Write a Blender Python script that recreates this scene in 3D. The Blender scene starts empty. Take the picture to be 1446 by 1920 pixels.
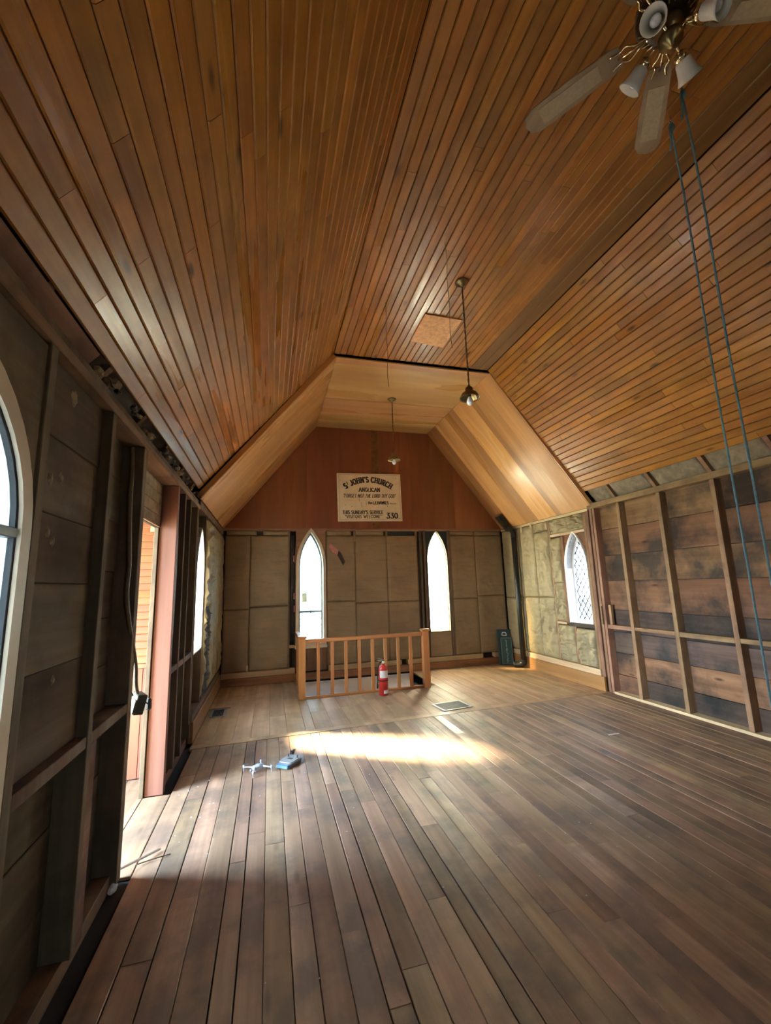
import bpy, bmesh, math, random
from mathutils import Vector, Matrix, noise as mnoise
R = random.Random(7)
C = bpy.context.scene.collection
S = bpy.context.scene

# ------------------------------------------------------------------ camera
F_PX, YAW, PITCH, ROLL = 798.38, 0.2675, 0.1693, -0.0315
def ray(a, b):
    cr, sr = math.cos(ROLL), math.sin(ROLL)
    r = a*cr - b*sr; u = a*sr + b*cr
    cp, sp = math.cos(PITCH), math.sin(PITCH)
    fw = cp - u*sp; up = sp + u*cp
    cy, sy = math.cos(YAW), math.sin(YAW)
    return Vector((r*cy + fw*sy, -r*sy + fw*cy, up))
fwd = ray(0, 0); right = ray(1, 0) - fwd; upv = ray(0, 1) - fwd
cam_d = bpy.data.cameras.new('camera')
cam_d.sensor_fit = 'HORIZONTAL'; cam_d.sensor_width = 36.0
cam_d.lens = F_PX/1446*36.0; cam_d.clip_start = 0.02
cam = bpy.data.objects.new('camera', cam_d); C.objects.link(cam)
cam.matrix_world = Matrix(((right.x, upv.x, -fwd.x, 0), (right.y, upv.y, -fwd.y, 0), (right.z, upv.z, -fwd.z, 1.5), (0, 0, 0, 1)))
S.camera = cam
# ------------------------------------------------------------------ sky, sun, exposure
SKY = 16.0
w = bpy.data.worlds.new('sky'); S.world = w; w.use_nodes = True
nt = w.node_tree; nt.nodes.clear()
geo = nt.nodes.new('ShaderNodeNewGeometry'); sep = nt.nodes.new('ShaderNodeSeparateXYZ')
rmp = nt.nodes.new('ShaderNodeValToRGB'); bg = nt.nodes.new('ShaderNodeBackground'); wo = nt.nodes.new('ShaderNodeOutputWorld')
nt.links.new(geo.outputs['Normal'], sep.inputs[0])
tc = nt.nodes.new('ShaderNodeTexCoord'); nt.links.new(tc.outputs['Generated'], sep.inputs[0])
nt.links.new(sep.outputs['Z'], rmp.inputs[0]); nt.links.new(rmp.outputs[0], bg.inputs[0]); nt.links.new(bg.outputs[0], wo.inputs[0])
rmp.color_ramp.elements[0].position = 0.0; rmp.color_ramp.elements[0].color = (0.74, 0.87, 1.0, 1)
rmp.color_ramp.elements[1].position = 0.7; rmp.color_ramp.elements[1].color = (0.45, 0.68, 1.0, 1)
bg.inputs[1].default_value = SKY
sun_d = bpy.data.lights.new('sun', 'SUN'); sun_d.energy = 52.0; sun_d.angle = math.radians(9.0); sun_d.color = (1.0, 0.86, 0.68)
sun = bpy.data.objects.new('sun', sun_d); C.objects.link(sun)
sun.rotation_euler = Vector((0.88, -0.47, -0.70)).to_track_quat('-Z', 'Y').to_euler()
S.view_settings.view_transform = 'Standard'; S.view_settings.look = 'None'
S.view_settings.gamma = 1.0; S.view_settings.use_curve_mapping = False
S.view_settings.exposure = 2.85
S.cycles.use_denoising = True
S.cycles.max_bounces = 10; S.cycles.diffuse_bounces = 6; S.cycles.transparent_max_bounces = 12
S.cycles.caustics_reflective = False; S.cycles.caustics_refractive = False
S.cycles.sample_clamp_indirect = 8.0
def portal(loc, rot, sx, sy):
    d = bpy.data.lights.new('window_portal', 'AREA'); d.shape = 'RECTANGLE'; d.size = sx; d.size_y = sy
    d.cycles.is_portal = True
    o = bpy.data.objects.new('window_portal', d); C.objects.link(o); o.location = loc; o.rotation_euler = rot
# ------------------------------------------------------------------ room numbers (metres)
XL, XR, YB, YJ = -0.75, 4.395, 7.466, 4.99
YF = -3.2
CLX, CRX, CZ = 0.745, 2.909, 4.415          # creases of the nave ceiling
LEX, LEZ, REX, REZ = -0.768, 2.603, 4.286, 2.71  # lower edges of the slopes
ZP = 2.43
# ------------------------------------------------------------------ materials
def new_mat(name):
    m = bpy.data.materials.new(name); m.use_nodes = True
    n = m.node_tree; n.nodes.clear()
    out = n.nodes.new('ShaderNodeOutputMaterial'); p = n.nodes.new('ShaderNodeBsdfPrincipled')
    n.links.new(p.outputs[0], out.inputs[0])
    return m, n, p
def nd(n, t, **kw):
    x = n.nodes.new(t)
    for k, v in kw.items(): setattr(x, k, v)
    return x
def vmath(n, op, a, b):
    x = nd(n, 'ShaderNodeVectorMath', operation=op)
    for i, q in enumerate((a, b)):
        if hasattr(q, 'links'): n.links.new(q, x.inputs[i])
        else: x.inputs[i].default_value = q
    return x.outputs[0]
def mix(n, fac, a, b, mode='MIX'):
    x = nd(n, 'ShaderNodeMix', data_type='RGBA', blend_type=mode)
    for i, q in ((0, fac), (6, a), (7, b)):
        if hasattr(q, 'links'): n.links.new(q, x.inputs[i])
        else: x.inputs[i].default_value = q if i == 0 else (*q, 1)
    return x.outputs[2]
def ramp(n, src, stops):
    x = nd(n, 'ShaderNodeValToRGB')
    e = x.color_ramp.elements
    while len(e) < len(stops): e.new(0.5)
    for i, (p, c) in enumerate(stops):
        e[i].position = p; e[i].color = (*c, 1) if len(c) == 3 else c
    n.links.new(src, x.inputs[0]); return x.outputs[0]
def nz(n, vec, scale, detail=4, rough=0.55):
    x = nd(n, 'ShaderNodeTexNoise'); x.inputs['Scale'].default_value = scale
    x.inputs['Detail'].default_value = detail; x.inputs['Roughness'].default_value = rough
    n.links.new(vec, x.inputs['Vector']); return x.outputs['Fac']
def g(v): return (v, v, v)
def wood(name, c1, c2, axis='y', rough=0.5, var=0.3, stain=0.0, stain_col=(0.02, 0.015, 0.01), fine=1.0, knots=0.0, spec=0.4, bump=0.15, huevar=0.02, stain_scale=3.0, rv=0.15, bandf=0.55):
    m, n, p = new_mat(name)
    geo = nd(n, 'ShaderNodeNewGeometry'); oi = nd(n, 'ShaderNodeObjectInfo')
    off = nd(n, 'ShaderNodeCombineXYZ')
    for i, k in enumerate((17.3, 41.1, 29.7)):
        mm = nd(n, 'ShaderNodeMath', operation='MULTIPLY'); mm.inputs[1].default_value = k
        n.links.new(oi.outputs['Random'], mm.inputs[0]); n.links.new(mm.outputs[0], off.inputs[i])
    pos = vmath(n, 'ADD', geo.outputs['Position'], off.outputs[0])
    k = 16.0*fine
    sc = {'x': (0.9, k, k), 'y': (k, 0.9, k), 'z': (k, k, 0.9), 's': (0.9, k, 0.9)}[axis]
    gv = vmath(n, 'MULTIPLY', pos, sc)
    grain = nz(n, gv, 1.0, 6, 0.6)
    col = ramp(n, grain, [(0.30, c1), (0.68, c2)])
    gv2 = vmath(n, 'MULTIPLY', pos, tuple(q*0.35 for q in sc))
    band = nz(n, gv2, 1.0, 3, 0.5)
    col = mix(n, ramp(n, band, [(0.35, g(0.0)), (0.7, g(bandf))]), col, tuple(q*0.62 for q in c1))
    if knots:
        kv = vmath(n, 'MULTIPLY', pos, {'x': (2.2, 7, 7), 'y': (7, 2.2, 7), 'z': (7, 7, 2.2)}[axis])
        vo = nd(n, 'ShaderNodeTexVoronoi'); n.links.new(kv, vo.inputs['Vector']); vo.inputs['Scale'].default_value = 0.8
        kf = ramp(n, vo.outputs['Distance'], [(0.04, g(knots)), (0.12, g(0.0))])
        col = mix(n, kf, col, tuple(q*0.18 for q in c1))
    if stain:
        sn = nz(n, pos, stain_scale, 5, 0.6)
        col = mix(n, ramp(n, sn, [(0.45, g(0.0)), (0.62, g(stain))]), col, stain_col)
    hs = nd(n, 'ShaderNodeHueSaturation'); n.links.new(col, hs.inputs['Color'])
    mr = nd(n, 'ShaderNodeMapRange'); n.links.new(oi.outputs['Random'], mr.inputs[0]); mr.inputs[3].default_value = 1-var; mr.inputs[4].default_value = 1+var*0.7
    n.links.new(mr.outputs[0], hs.inputs['Value'])
    wn = nd(n, 'ShaderNodeTexWhiteNoise', noise_dimensions='1D')
    mul = nd(n, 'ShaderNodeMath', operation='MULTIPLY'); mul.inputs[1].default_value = 91.7
    n.links.new(oi.outputs['Random'], mul.inputs[0]); n.links.new(mul.outputs[0], wn.inputs['W'])
    mr2 = nd(n, 'ShaderNodeMapRange'); n.links.new(wn.outputs['Value'], mr2.inputs[0]); mr2.inputs[3].default_value = 0.5-huevar; mr2.inputs[4].default_value = 0.5+huevar
    n.links.new(mr2.outputs[0], hs.inputs['Hue'])
    n.links.new(hs.outputs[0], p.inputs['Base Color'])
    rr = ramp(n, band, [(0.3, g(max(0.05, rough-rv))), (0.7, g(min(1, rough+rv)))])
    n.links.new(rr, p.inputs['Roughness']); p.inputs['Specular IOR Level'].default_value = spec
    if bump:
        b = nd(n, 'ShaderNodeBump'); b.inputs['Strength'].default_value = bump; b.inputs['Distance'].default_value = 0.004
        n.links.new(grain, b.inputs['Height']); n.links.new(b.outputs[0], p.inputs['Normal'])
    return m
def plain(name, col, rough=0.5, metal=0.0, spec=0.5, nscale=0, namt=0.3, bump=0.0, bscale=20):
    m, n, p = new_mat(name)
    p.inputs['Base Color'].default_value = (*col, 1); p.inputs['Roughness'].default_value = rough
    p.inputs['Metallic'].default_value = metal; p.inputs['Specular IOR Level'].default_value = spec
    geo = nd(n, 'ShaderNodeNewGeometry')
    if nscale:
        f = nz(n, geo.outputs['Position'], nscale, 5, 0.6)
        c = mix(n, ramp(n, f, [(0.35, g(0.0)), (0.7, g(namt))]), col, tuple(q*0.3 for q in col))
        n.links.new(c, p.inputs['Base Color'])
    if bump:
        f2 = nz(n, geo.outputs['Position'], bscale, 4, 0.6)
        b = nd(n, 'ShaderNodeBump'); b.inputs['Strength'].default_value = bump; b.inputs['Distance'].default_value = 0.01
        n.links.new(f2, b.inputs['Height']); n.links.new(b.outputs[0], p.inputs['Normal'])
    return m
def glass(name, tint, gloss=0.06, milk=None, milkf=0.5):
    m, n, p = new_mat(name)
    n.nodes.remove(p); out = [x for x in n.nodes if x.type == 'OUTPUT_MATERIAL'][0]
    t = nd(n, 'ShaderNodeBsdfTransparent'); t.inputs[0].default_value = (*tint, 1)
    gl = nd(n, 'ShaderNodeBsdfGlossy'); gl.inputs['Roughness'].default_value = 0.12
    mx = nd(n, 'ShaderNodeMixShader'); mx.inputs[0].default_value = gloss
    body = t.outputs[0]
    if milk:      # hazy pane: part of the light is scattered through the glass
        tr = nd(n, 'ShaderNodeBsdfTranslucent'); tr.inputs[0].default_value = (*milk, 1)
        m2 = nd(n, 'ShaderNodeMixShader'); m2.inputs[0].default_value = milkf
        n.links.new(t.outputs[0], m2.inputs[1]); n.links.new(tr.outputs[0], m2.inputs[2]); body = m2.outputs[0]
    n.links.new(body, mx.inputs[1]); n.links.new(gl.outputs[0], mx.inputs[2]); n.links.new(mx.outputs[0], out.inputs[0])
    return m
M = {}
M['ceil'] = wood('varnished_ceiling_board', (0.30, 0.108, 0.016), (0.47, 0.195, 0.034), 'y', rough=0.34, var=0.13, bandf=0.3, stain=0.35, stain_col=(0.09, 0.04, 0.015), stain_scale=2.0, knots=0.9, huevar=0.005, spec=0.35, bump=0.1)
M['ceil_dark'] = wood('dark_ceiling_board', (0.15, 0.062, 0.018), (0.25, 0.11, 0.034), 'y', rough=0.4, var=0.12, huevar=0.008)
M['panel_y'] = wood('honey_plywood_along', (0.52, 0.25, 0.085), (0.70, 0.38, 0.14), 'y', rough=0.33, var=0.08, fine=0.45, bump=0.03)
M['panel_s'] = wood('honey_plywood_sloping', (0.52, 0.25, 0.085), (0.70, 0.38, 0.14), 's', rough=0.36, var=0.10, fine=0.45, bump=0.03, huevar=0.003, spec=0.3)
M['panel_sd'] = wood('darker_veneer_sloping', (0.34, 0.155, 0.05), (0.47, 0.24, 0.085), 's', rough=0.36, var=0.05, fine=0.45, bump=0.03, huevar=0.003, spec=0.3)
M['panel_x'] = wood('honey_plywood_across', (0.48, 0.24, 0.085), (0.64, 0.36, 0.14), 'x', rough=0.33, var=0.08, fine=0.35, bump=0.03)
M['gable'] = wood('red_brown_plywood', (0.23, 0.082, 0.028), (0.32, 0.122, 0.046), 'z', rough=0.38, var=0.14, fine=0.35, bump=0.03, huevar=0.008)
M['floor'] = wood('worn_floor_board', (0.26, 0.155, 0.086), (0.46, 0.30, 0.18), 'y', rough=0.55, var=0.24, stain=0.6, stain_col=(0.10, 0.075, 0.058), stain_scale=3.2, bandf=0.75, huevar=0.012, spec=0.4, knots=0.5, bump=0.2)
M['floor_ch'] = wood('chancel_floor_board', (0.36, 0.21, 0.11), (0.50, 0.32, 0.18), 'y', rough=0.55, spec=0.25, var=0.06, stain=0.35, stain_col=(0.12, 0.085, 0.05), huevar=0.01, bump=0.12)
M['subfloor'] = plain('dark_subfloor', (0.02, 0.014, 0.01), 0.9)
M['stud'] = wood('stud_wood', (0.23, 0.12, 0.056), (0.37, 0.21, 0.11), 'z', rough=0.75, var=0.22, stain=0.5, stain_col=(0.12, 0.06, 0.035), knots=0.6)
M['stud_y'] = wood('plate_wood', (0.22, 0.115, 0.056), (0.37, 0.21, 0.11), 'y', rough=0.75, var=0.2, stain=0.5, stain_col=(0.1, 0.05, 0.03), knots=0.6)
M['stud_x'] = wood('plate_wood_across', (0.34, 0.19, 0.09), (0.50, 0.31, 0.16), 'x', rough=0.7, var=0.15, stain=0.3, stain_col=(0.2, 0.1, 0.05), knots=0.6)
M['pale'] = wood('pale_new_lumber', (0.50, 0.36, 0.19), (0.68, 0.52, 0.30), 'y', rough=0.7, var=0.12, knots=0.5)
M['pale_x'] = wood('pale_new_lumber_across', (0.42, 0.28, 0.15), (0.60, 0.42, 0.23), 'x', rough=0.7, var=0.12, knots=0.8)
M['base'] = wood('baseboard_wood', (0.26, 0.11, 0.04), (0.40, 0.19, 0.075), 'y', rough=0.45, var=0.1)
M['base_x'] = wood('baseboard_wood_across', (0.24, 0.10, 0.04), (0.36, 0.17, 0.07), 'x', rough=0.45, var=0.1, stain=0.3, stain_col=(0.07, 0.03, 0.02))
M['sheath_r'] = wood('stained_sheathing', (0.17, 0.085, 0.042), (0.30, 0.158, 0.082), 'y', rough=0.85, var=0.2, stain=0.85, stain_col=(0.035, 0.03, 0.026), stain_scale=1.7, knots=0.8, huevar=0.012, spec=0.15)
M['sheath_rg'] = wood('grey_stained_sheathing', (0.085, 0.058, 0.042), (0.17, 0.118, 0.085), 'y', rough=0.9, var=0.3, stain=0.8, stain_col=(0.025, 0.028, 0.027), stain_scale=1.9, spec=0.12)
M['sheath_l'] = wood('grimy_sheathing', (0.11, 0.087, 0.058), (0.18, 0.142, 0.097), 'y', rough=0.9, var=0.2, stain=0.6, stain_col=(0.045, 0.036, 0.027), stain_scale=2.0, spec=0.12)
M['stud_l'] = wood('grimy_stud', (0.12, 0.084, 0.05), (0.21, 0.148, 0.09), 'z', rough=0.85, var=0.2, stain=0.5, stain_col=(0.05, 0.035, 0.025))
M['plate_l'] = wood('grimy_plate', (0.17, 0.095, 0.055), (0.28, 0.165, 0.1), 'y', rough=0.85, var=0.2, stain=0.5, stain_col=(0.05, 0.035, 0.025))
M['post'] = wood('orange_jamb_post', (0.165, 0.088, 0.048), (0.25, 0.135, 0.08), 'z', rough=0.6, var=0.1, stain=0.3, stain_col=(0.2, 0.09, 0.05))
M['header'] = wood('tan_header_board', (0.30, 0.22, 0.13), (0.46, 0.36, 0.22), 'y', rough=0.8, var=0.15, stain=0.6, stain_col=(0.12, 0.08, 0.045), stain_scale=14)
M['siding'] = wood('orange_siding', (0.25, 0.09, 0.032), (0.34, 0.135, 0.05), 'x', rough=0.5, var=0.07, huevar=0.005, knots=0.4)
M['wains'] = wood('orange_wainscot', (0.22, 0.085, 0.045), (0.30, 0.125, 0.07), 'z', rough=0.4, var=0.1)
M['rail'] = wood('rail_wood', (0.44, 0.18, 0.06), (0.58, 0.265, 0.095), 'z', rough=0.4, var=0.08, huevar=0.004, fine=1.6)
M['rail_x'] = wood('rail_wood_across', (0.44, 0.18, 0.06), (0.58, 0.265, 0.095), 'x', rough=0.35, var=0.08, huevar=0.004, fine=1.6)
M['void_shade'] = plain('painted_void_shade', (0.006, 0.005, 0.004), 0.95, spec=0.1)  # black stands in for the shade in gaps and behind boards
M['osb'] = plain('osb_panel', (0.78, 0.40, 0.15), 0.6, nscale=26, namt=0.6, bump=0.2, bscale=30)
M['cream'] = plain('cream_paint', (0.62, 0.53, 0.40), 0.5, nscale=5, namt=0.2)
M['white'] = plain('white_paint', (0.80, 0.77, 0.72), 0.45, nscale=4, namt=0.12)
M['sash'] = plain('dark_sash', (0.030, 0.038, 0.042), 0.35)
M['sash_g'] = plain('grey_sash', (0.12, 0.15, 0.17), 0.4)
M['lead'] = plain('lead_came', (0.05, 0.05, 0.052), 0.4, metal=0.6)
M['glass'] = glass('window_glass', (0.80, 0.82, 0.80), milk=(0.9, 0.9, 0.88), milkf=0.08)
M['glass_amber'] = glass('amber_window_glass', (0.55, 0.50, 0.36), milk=(0.9, 0.88, 0.78), milkf=0.55)  # amber tint weakens and yellows the sunlight through this pane
M['glass_dim'] = glass('milky_window_glass', (0.16, 0.17, 0.17), milk=(0.30, 0.31, 0.31), milkf=0.8)
M['glass_mid'] = glass('dimming_window_glass', (0.42, 0.42, 0.43))  # even grey tint dims the sky so the lattice can show
M['glass_blue'] = glass('cool_window_glass', (0.34, 0.40, 0.42))
M['glass_front'] = glass('dimming_front_glass', (0.30, 0.30, 0.29))  # even tint sets how much light the added front window gives
M['drywall'] = plain('white_drywall', (0.78, 0.79, 0.78), 0.7, nscale=3, namt=0.1)
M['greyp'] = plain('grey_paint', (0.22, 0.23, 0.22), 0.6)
M['sign'] = plain('cream_sign_paint', (0.84, 0.71, 0.48), 0.55, nscale=6, namt=0.22)
M['ink'] = plain('worn_black_lettering', (0.035, 0.028, 0.02), 0.6, nscale=40, namt=0.3)
M['ink2'] = plain('faded_black_lettering', (0.11, 0.085, 0.055), 0.6, nscale=60, namt=0.5)
M['brass'] = plain('old_brass', (0.30, 0.22, 0.10), 0.32, metal=0.9, nscale=12, namt=0.5)
M['brass_bright'] = plain('polished_brass', (0.75, 0.60, 0.36), 0.14, metal=1.0)
M['brass_dark'] = plain('dark_bronze', (0.055, 0.04, 0.03), 0.28, metal=0.7)
M['cord'] = plain('brown_cord', (0.09, 0.05, 0.022), 0.7)
M['bulb'] = plain('white_bulb_glass', (0.85, 0.88, 0.90), 0.2)
M['frost'] = plain('frosted_glass', (0.72, 0.69, 0.62), 0.3)
M['blade'] = wood('fan_blade_veneer', (0.24, 0.17, 0.10), (0.38, 0.29, 0.18), 'y', rough=0.45, var=0.06, fine=0.8)
M['cane'] = plain('fan_blade_cane', (0.42, 0.33, 0.21), 0.6, nscale=60, namt=0.3)
M['rope'] = plain('blue_rope', (0.17, 0.34, 0.43), 0.7, nscale=60, namt=0.4)
M['red'] = plain('red_enamel', (0.55, 0.035, 0.025), 0.3)
M['black'] = plain('black_plastic', (0.012, 0.012, 0.012), 0.4)
M['blackpipe'] = plain('black_pipe', (0.010, 0.013, 0.012), 0.38)
M['steel'] = plain('dull_steel', (0.45, 0.44, 0.42), 0.35, metal=0.9)
M['label'] = plain('white_label', (0.82, 0.80, 0.76), 0.5, nscale=40, namt=0.25)
M['grille'] = plain('grille_metal', (0.035, 0.032, 0.028), 0.5, metal=0.3)
M['grille_f'] = plain('grille_frame', (0.34, 0.32, 0.28), 0.45, metal=0.3, nscale=14, namt=0.4)
M['drone'] = plain('pale_grey_plastic', (0.36, 0.40, 0.45), 0.35)
M['drone_d'] = plain('grey_plastic', (0.13, 0.14, 0.15), 0.4)
M['screen'] = plain('glossy_screen', (0.10, 0.22, 0.36), 0.08)
M['green'] = plain('dark_green_board', (0.028, 0.055, 0.047), 0.5, nscale=5, namt=0.3)
M['green2'] = plain('teal_green_board', (0.05, 0.115, 0.10), 0.5, nscale=6, namt=0.3)
M['chalk'] = plain('pale_paint_marks', (0.62, 0.66, 0.62), 0.6)
M['cable'] = plain('armoured_cable', (0.20, 0.155, 0.09), 0.55, nscale=30, namt=0.4)
M['boxmetal'] = plain('junction_box_metal', (0.12, 0.11, 0.075), 0.55, metal=0.4, nscale=20, namt=0.5)
M['crumb'] = plain('pale_crumbs', (0.42, 0.40, 0.36), 0.8)
M['foam'] = plain('white_foam', (0.70, 0.72, 0.72), 0.8, bump=0.4, bscale=60)
M['ground'] = plain('paled_ground', (0.26, 0.27, 0.21), 0.9, nscale=3, namt=0.2)  # ground colour paled so the view through the windows stays white
M['pink'] = plain('pink_fibreglass', (0.62, 0.26, 0.24), 0.9, nscale=25, namt=0.3, bump=0.5, bscale=40)
M['fluff'] = plain('torn_insulation_fluff', (0.27, 0.205, 0.13), 0.95, nscale=14, namt=0.6, bump=0.6, bscale=30)
M['darkpaper'] = plain('dark_tar_paper', (0.040, 0.028, 0.019), 0.75, nscale=10, namt=0.4, bump=0.4, bscale=18)
M['darkgreen'] = plain('dark_green_paper', (0.016, 0.030, 0.027), 0.6)
M['pebble'] = plain('amber_lantern_glass', (0.70, 0.50, 0.22), 0.4, nscale=40, namt=0.5)
def kraft(name, col, col2):
    m, n, p = new_mat(name)
    geo = nd(n, 'ShaderNodeNewGeometry')
    a = nz(n, geo.outputs['Position'], 2.2, 4, 0.5)
    c = ramp(n, a, [(0.35, col2), (0.65, col)])
    st = nz(n, vmath(n, 'MULTIPLY', geo.outputs['Position'], (1, 1, 7)), 3.0, 4, 0.5)
    c = mix(n, ramp(n, st, [(0.5, g(0)), (0.75, g(0.35))]), c, tuple(q*0.6 for q in col2))
    n.links.new(c, p.inputs['Base Color']); p.inputs['Roughness'].default_value = 0.55; p.inputs['Specular IOR Level'].default_value = 0.35
    f = nd(n, 'ShaderNodeTexNoise'); f.inputs['Scale'].default_value = 9; f.inputs['Detail'].default_value = 3; f.inputs['Distortion'].default_value = 1.2
    n.links.new(geo.outputs['Position'], f.inputs['Vector'])
    b = nd(n, 'ShaderNodeBump'); b.inputs['Strength'].default_value = 0.35; b.inputs['Distance'].default_value = 0.02
    n.links.new(f.outputs['Fac'], b.inputs['Height']); n.links.new(b.outputs[0], p.inputs['Normal'])
    return m
M['kraft'] = kraft('kraft_paper_dark', (0.30, 0.215, 0.118), (0.23, 0.165, 0.092))
M['kraft_r'] = kraft('kraft_paper_olive', (0.34, 0.27, 0.14), (0.26, 0.205, 0.11))
M['kraft_l'] = kraft('kraft_paper_yellow', (0.36, 0.30, 0.15), (0.22, 0.17, 0.09))

# ------------------------------------------------------------------ object helpers
FR = {}
def put(name, verts, faces, mat, parent=None, org=None, smooth=False, kind=None, label=None):
    """One mesh object. verts are in the frame of the THING (or the world for a top-level mesh)."""
    if org is None:
        org = tuple(sum(v[i] for v in verts)/len(verts) for i in range(3))
    me = bpy.data.meshes.new(name)
    me.from_pydata([(v[0]-org[0], v[1]-org[1], v[2]-org[2]) for v in verts], [], faces)
    bm = bmesh.new(); bm.from_mesh(me); bmesh.ops.recalc_face_normals(bm, faces=bm.faces); bm.to_mesh(me); bm.free()
    if smooth:
        for p in me.polygons: p.use_smooth = True
    me.materials.append(mat)
    o = bpy.data.objects.new(name, me); C.objects.link(o)
    off = FR.get(parent.name, (0, 0, 0)) if parent else (0, 0, 0)
    o.location = tuple(org[i]-off[i] for i in range(3))
    if parent: o.parent = parent
    FR[o.name] = org
    if kind: o['kind'] = kind
    if label: o['label'] = label
    return o
def empty(name, loc=(0, 0, 0), rot=(0, 0, 0)):
    o = bpy.data.objects.new(name, None); C.objects.link(o); o.location = loc; o.rotation_euler = rot
    o.empty_display_size = 0.1; FR[o.name] = (0, 0, 0); return o
def tag(o, label, cat, group=None, kind=None):
    o['label'] = label; o['category'] = cat
    if group: o['group'] = group
    if kind: o['kind'] = kind
    return o
def struct(name, label=None):
    o = empty(name); o['kind'] = 'structure'
    if label: o['label'] = label
    return o
class MB:
    def __init__(s): s.v = []; s.f = []
    def add(s, v, f):
        k = len(s.v); s.v += [tuple(q) for q in v]; s.f += [tuple(i+k for i in q) for q in f]; return s
    def box(s, x0, x1, y0, y1, z0, z1, b=0.0): return s.add(*box(x0, x1, y0, y1, z0, z1, b))
    def put(s, name, mat, parent=None, **k): return put(name, s.v, s.f, mat, parent, **k)
def box(x0, x1, y0, y1, z0, z1, b=0.003):
    X, Y, Z = sorted((x0, x1)), sorted((y0, y1)), sorted((z0, z1))
    b = min(b, (X[1]-X[0])*0.3, (Y[1]-Y[0])*0.3, (Z[1]-Z[0])*0.3)
    if b <= 0:
        v = [(X[i], Y[j], Z[k]) for i in (0, 1) for j in (0, 1) for k in (0, 1)]
        return v, [(0, 1, 3, 2), (4, 6, 7, 5), (0, 4, 5, 1), (2, 3, 7, 6), (0, 2, 6, 4), (1, 5, 7, 3)]
    v = []; idx = {}
    for i in (0, 1):
        for j in (0, 1):
            for k in (0, 1):
                c = (X[i], Y[j], Z[k]); s = (1-2*i, 1-2*j, 1-2*k)
                for a in range(3):   # vertex lying on the face normal to axis a
                    q = [c[t] + (0 if t == a else s[t]*b) for t in range(3)]
                    idx[(i, j, k, a)] = len(v); v.append(tuple(q))
    f = []
    for a in range(3):
        o1, o2 = [t for t in range(3) if t != a]
        for s in (0, 1):
            L = []
            for p, q in ((0, 0), (1, 0), (1, 1), (0, 1)):
                c = [0, 0, 0]; c[a] = s; c[o1] = p; c[o2] = q; L.append(idx[(*c, a)])
            f.append(tuple(L))
        for p in (0, 1):     # edges parallel to axis a
            for q in (0, 1):
                c0 = [0, 0, 0]; c0[o1] = p; c0[o2] = q; c1 = list(c0); c1[a] = 1
                f.append((idx[(*c0, o1)], idx[(*c1, o1)], idx[(*c1, o2)], idx[(*c0, o2)]))
    for i in (0, 1):
        for j in (0, 1):
            for k in (0, 1): f.append(tuple(idx[(i, j, k, a)] for a in range(3)))
    return v, f
def bx(name, x0, x1, y0, y1, z0, z1, mat, parent=None, b=0.003, **k):
    v, f = box(x0, x1, y0, y1, z0, z1, b); return put(name, v, f, mat, parent, **k)
def beam(p, q, a, b, w, h):
    """box from p to q; a = width direction hint"""
    p, q = Vector(p), Vector(q); d = (q-p).normalized(); s = Vector(a); s = (s - d*s.dot(d)).normalized(); t = d.cross(s)
    v = []
    for e in (p, q):
        for i, j in ((-1, -1), (1, -1), (1, 1), (-1, 1)): v.append(tuple(e + s*(i*w/2) + t*(j*h/2)))
    return v, [(0, 1, 2, 3), (7, 6, 5, 4), (0, 4, 5, 1), (1, 5, 6, 2), (2, 6, 7, 3), (3, 7, 4, 0)]
def tube(pts, r, n=8, closed_caps=True):
    pts = [Vector(p) for p in pts]; v = []; f = []; up = Vector((0.13, 0.31, 0.94))
    rs = r if isinstance(r, (list, tuple)) else [r]*len(pts)
    for i, p in enumerate(pts):
        d = (pts[min(i+1, len(pts)-1)] - pts[max(i-1, 0)]).normalized()
        s = d.cross(up)
        if s.length < 1e-3: s = d.cross(Vector((1, 0, 0)))
        s.normalize(); t = d.cross(s)
        for k in range(n):
            a = 2*math.pi*k/n; v.append(tuple(p + (s*math.cos(a) + t*math.sin(a))*rs[i]))
    for i in range(len(pts)-1):
        for k in range(n):
            k2 = (k+1) % n; f.append((i*n+k, i*n+k2, (i+1)*n+k2, (i+1)*n+k))
    if closed_caps: f.append(tuple(range(n))[::-1]); f.append(tuple((len(pts)-1)*n+k for k in range(n)))
    return v, f
def lathe(prof, c=(0, 0, 0), n=20, axis=None):
    """prof: (r, z) pairs; optional axis matrix"""
    v = []; f = []
    for r, z in prof:
        for k in range(n):
            a = 2*math.pi*k/n; q = Vector((r*math.cos(a), r*math.sin(a), z))
            if axis is not None: q = axis @ q
            v.append((q.x+c[0], q.y+c[1], q.z+c[2]))
    for i in range(len(prof)-1):
        for k in range(n):
            k2 = (k+1) % n; f.append((i*n+k, i*n+k2, (i+1)*n+k2, (i+1)*n+k))
    if prof[0][0] > 1e-6: f.append(tuple(range(n))[::-1])
    if prof[-1][0] > 1e-6: f.append(tuple((len(prof)-1)*n+k for k in range(n)))
    return v, f
def catmull(P, m=6):
    P = [Vector(p) for p in P]; Q = [P[0]] + P + [P[-1]]; o = []
    for i in range(1, len(Q)-2):
        for k in range(m):
            t = k/m; a, b, c, d = Q[i-1], Q[i], Q[i+1], Q[i+2]
            o.append(0.5*((2*b) + (c-a)*t + (2*a-5*b+4*c-d)*t*t + (3*b-a-3*c+d)*t**3))
    o.append(P[-1]); return o
def extrude_poly(poly, f0, f1):
    """poly: list of 2-D points, f0/f1 map to 3-D"""
    n = len(poly); v = [f0(*p) for p in poly] + [f1(*p) for p in poly]
    f = [tuple(range(n)), tuple(range(2*n-1, n-1, -1))] + [(i, (i+1) % n, n+(i+1) % n, n+i) for i in range(n)]
    return v, f
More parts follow.
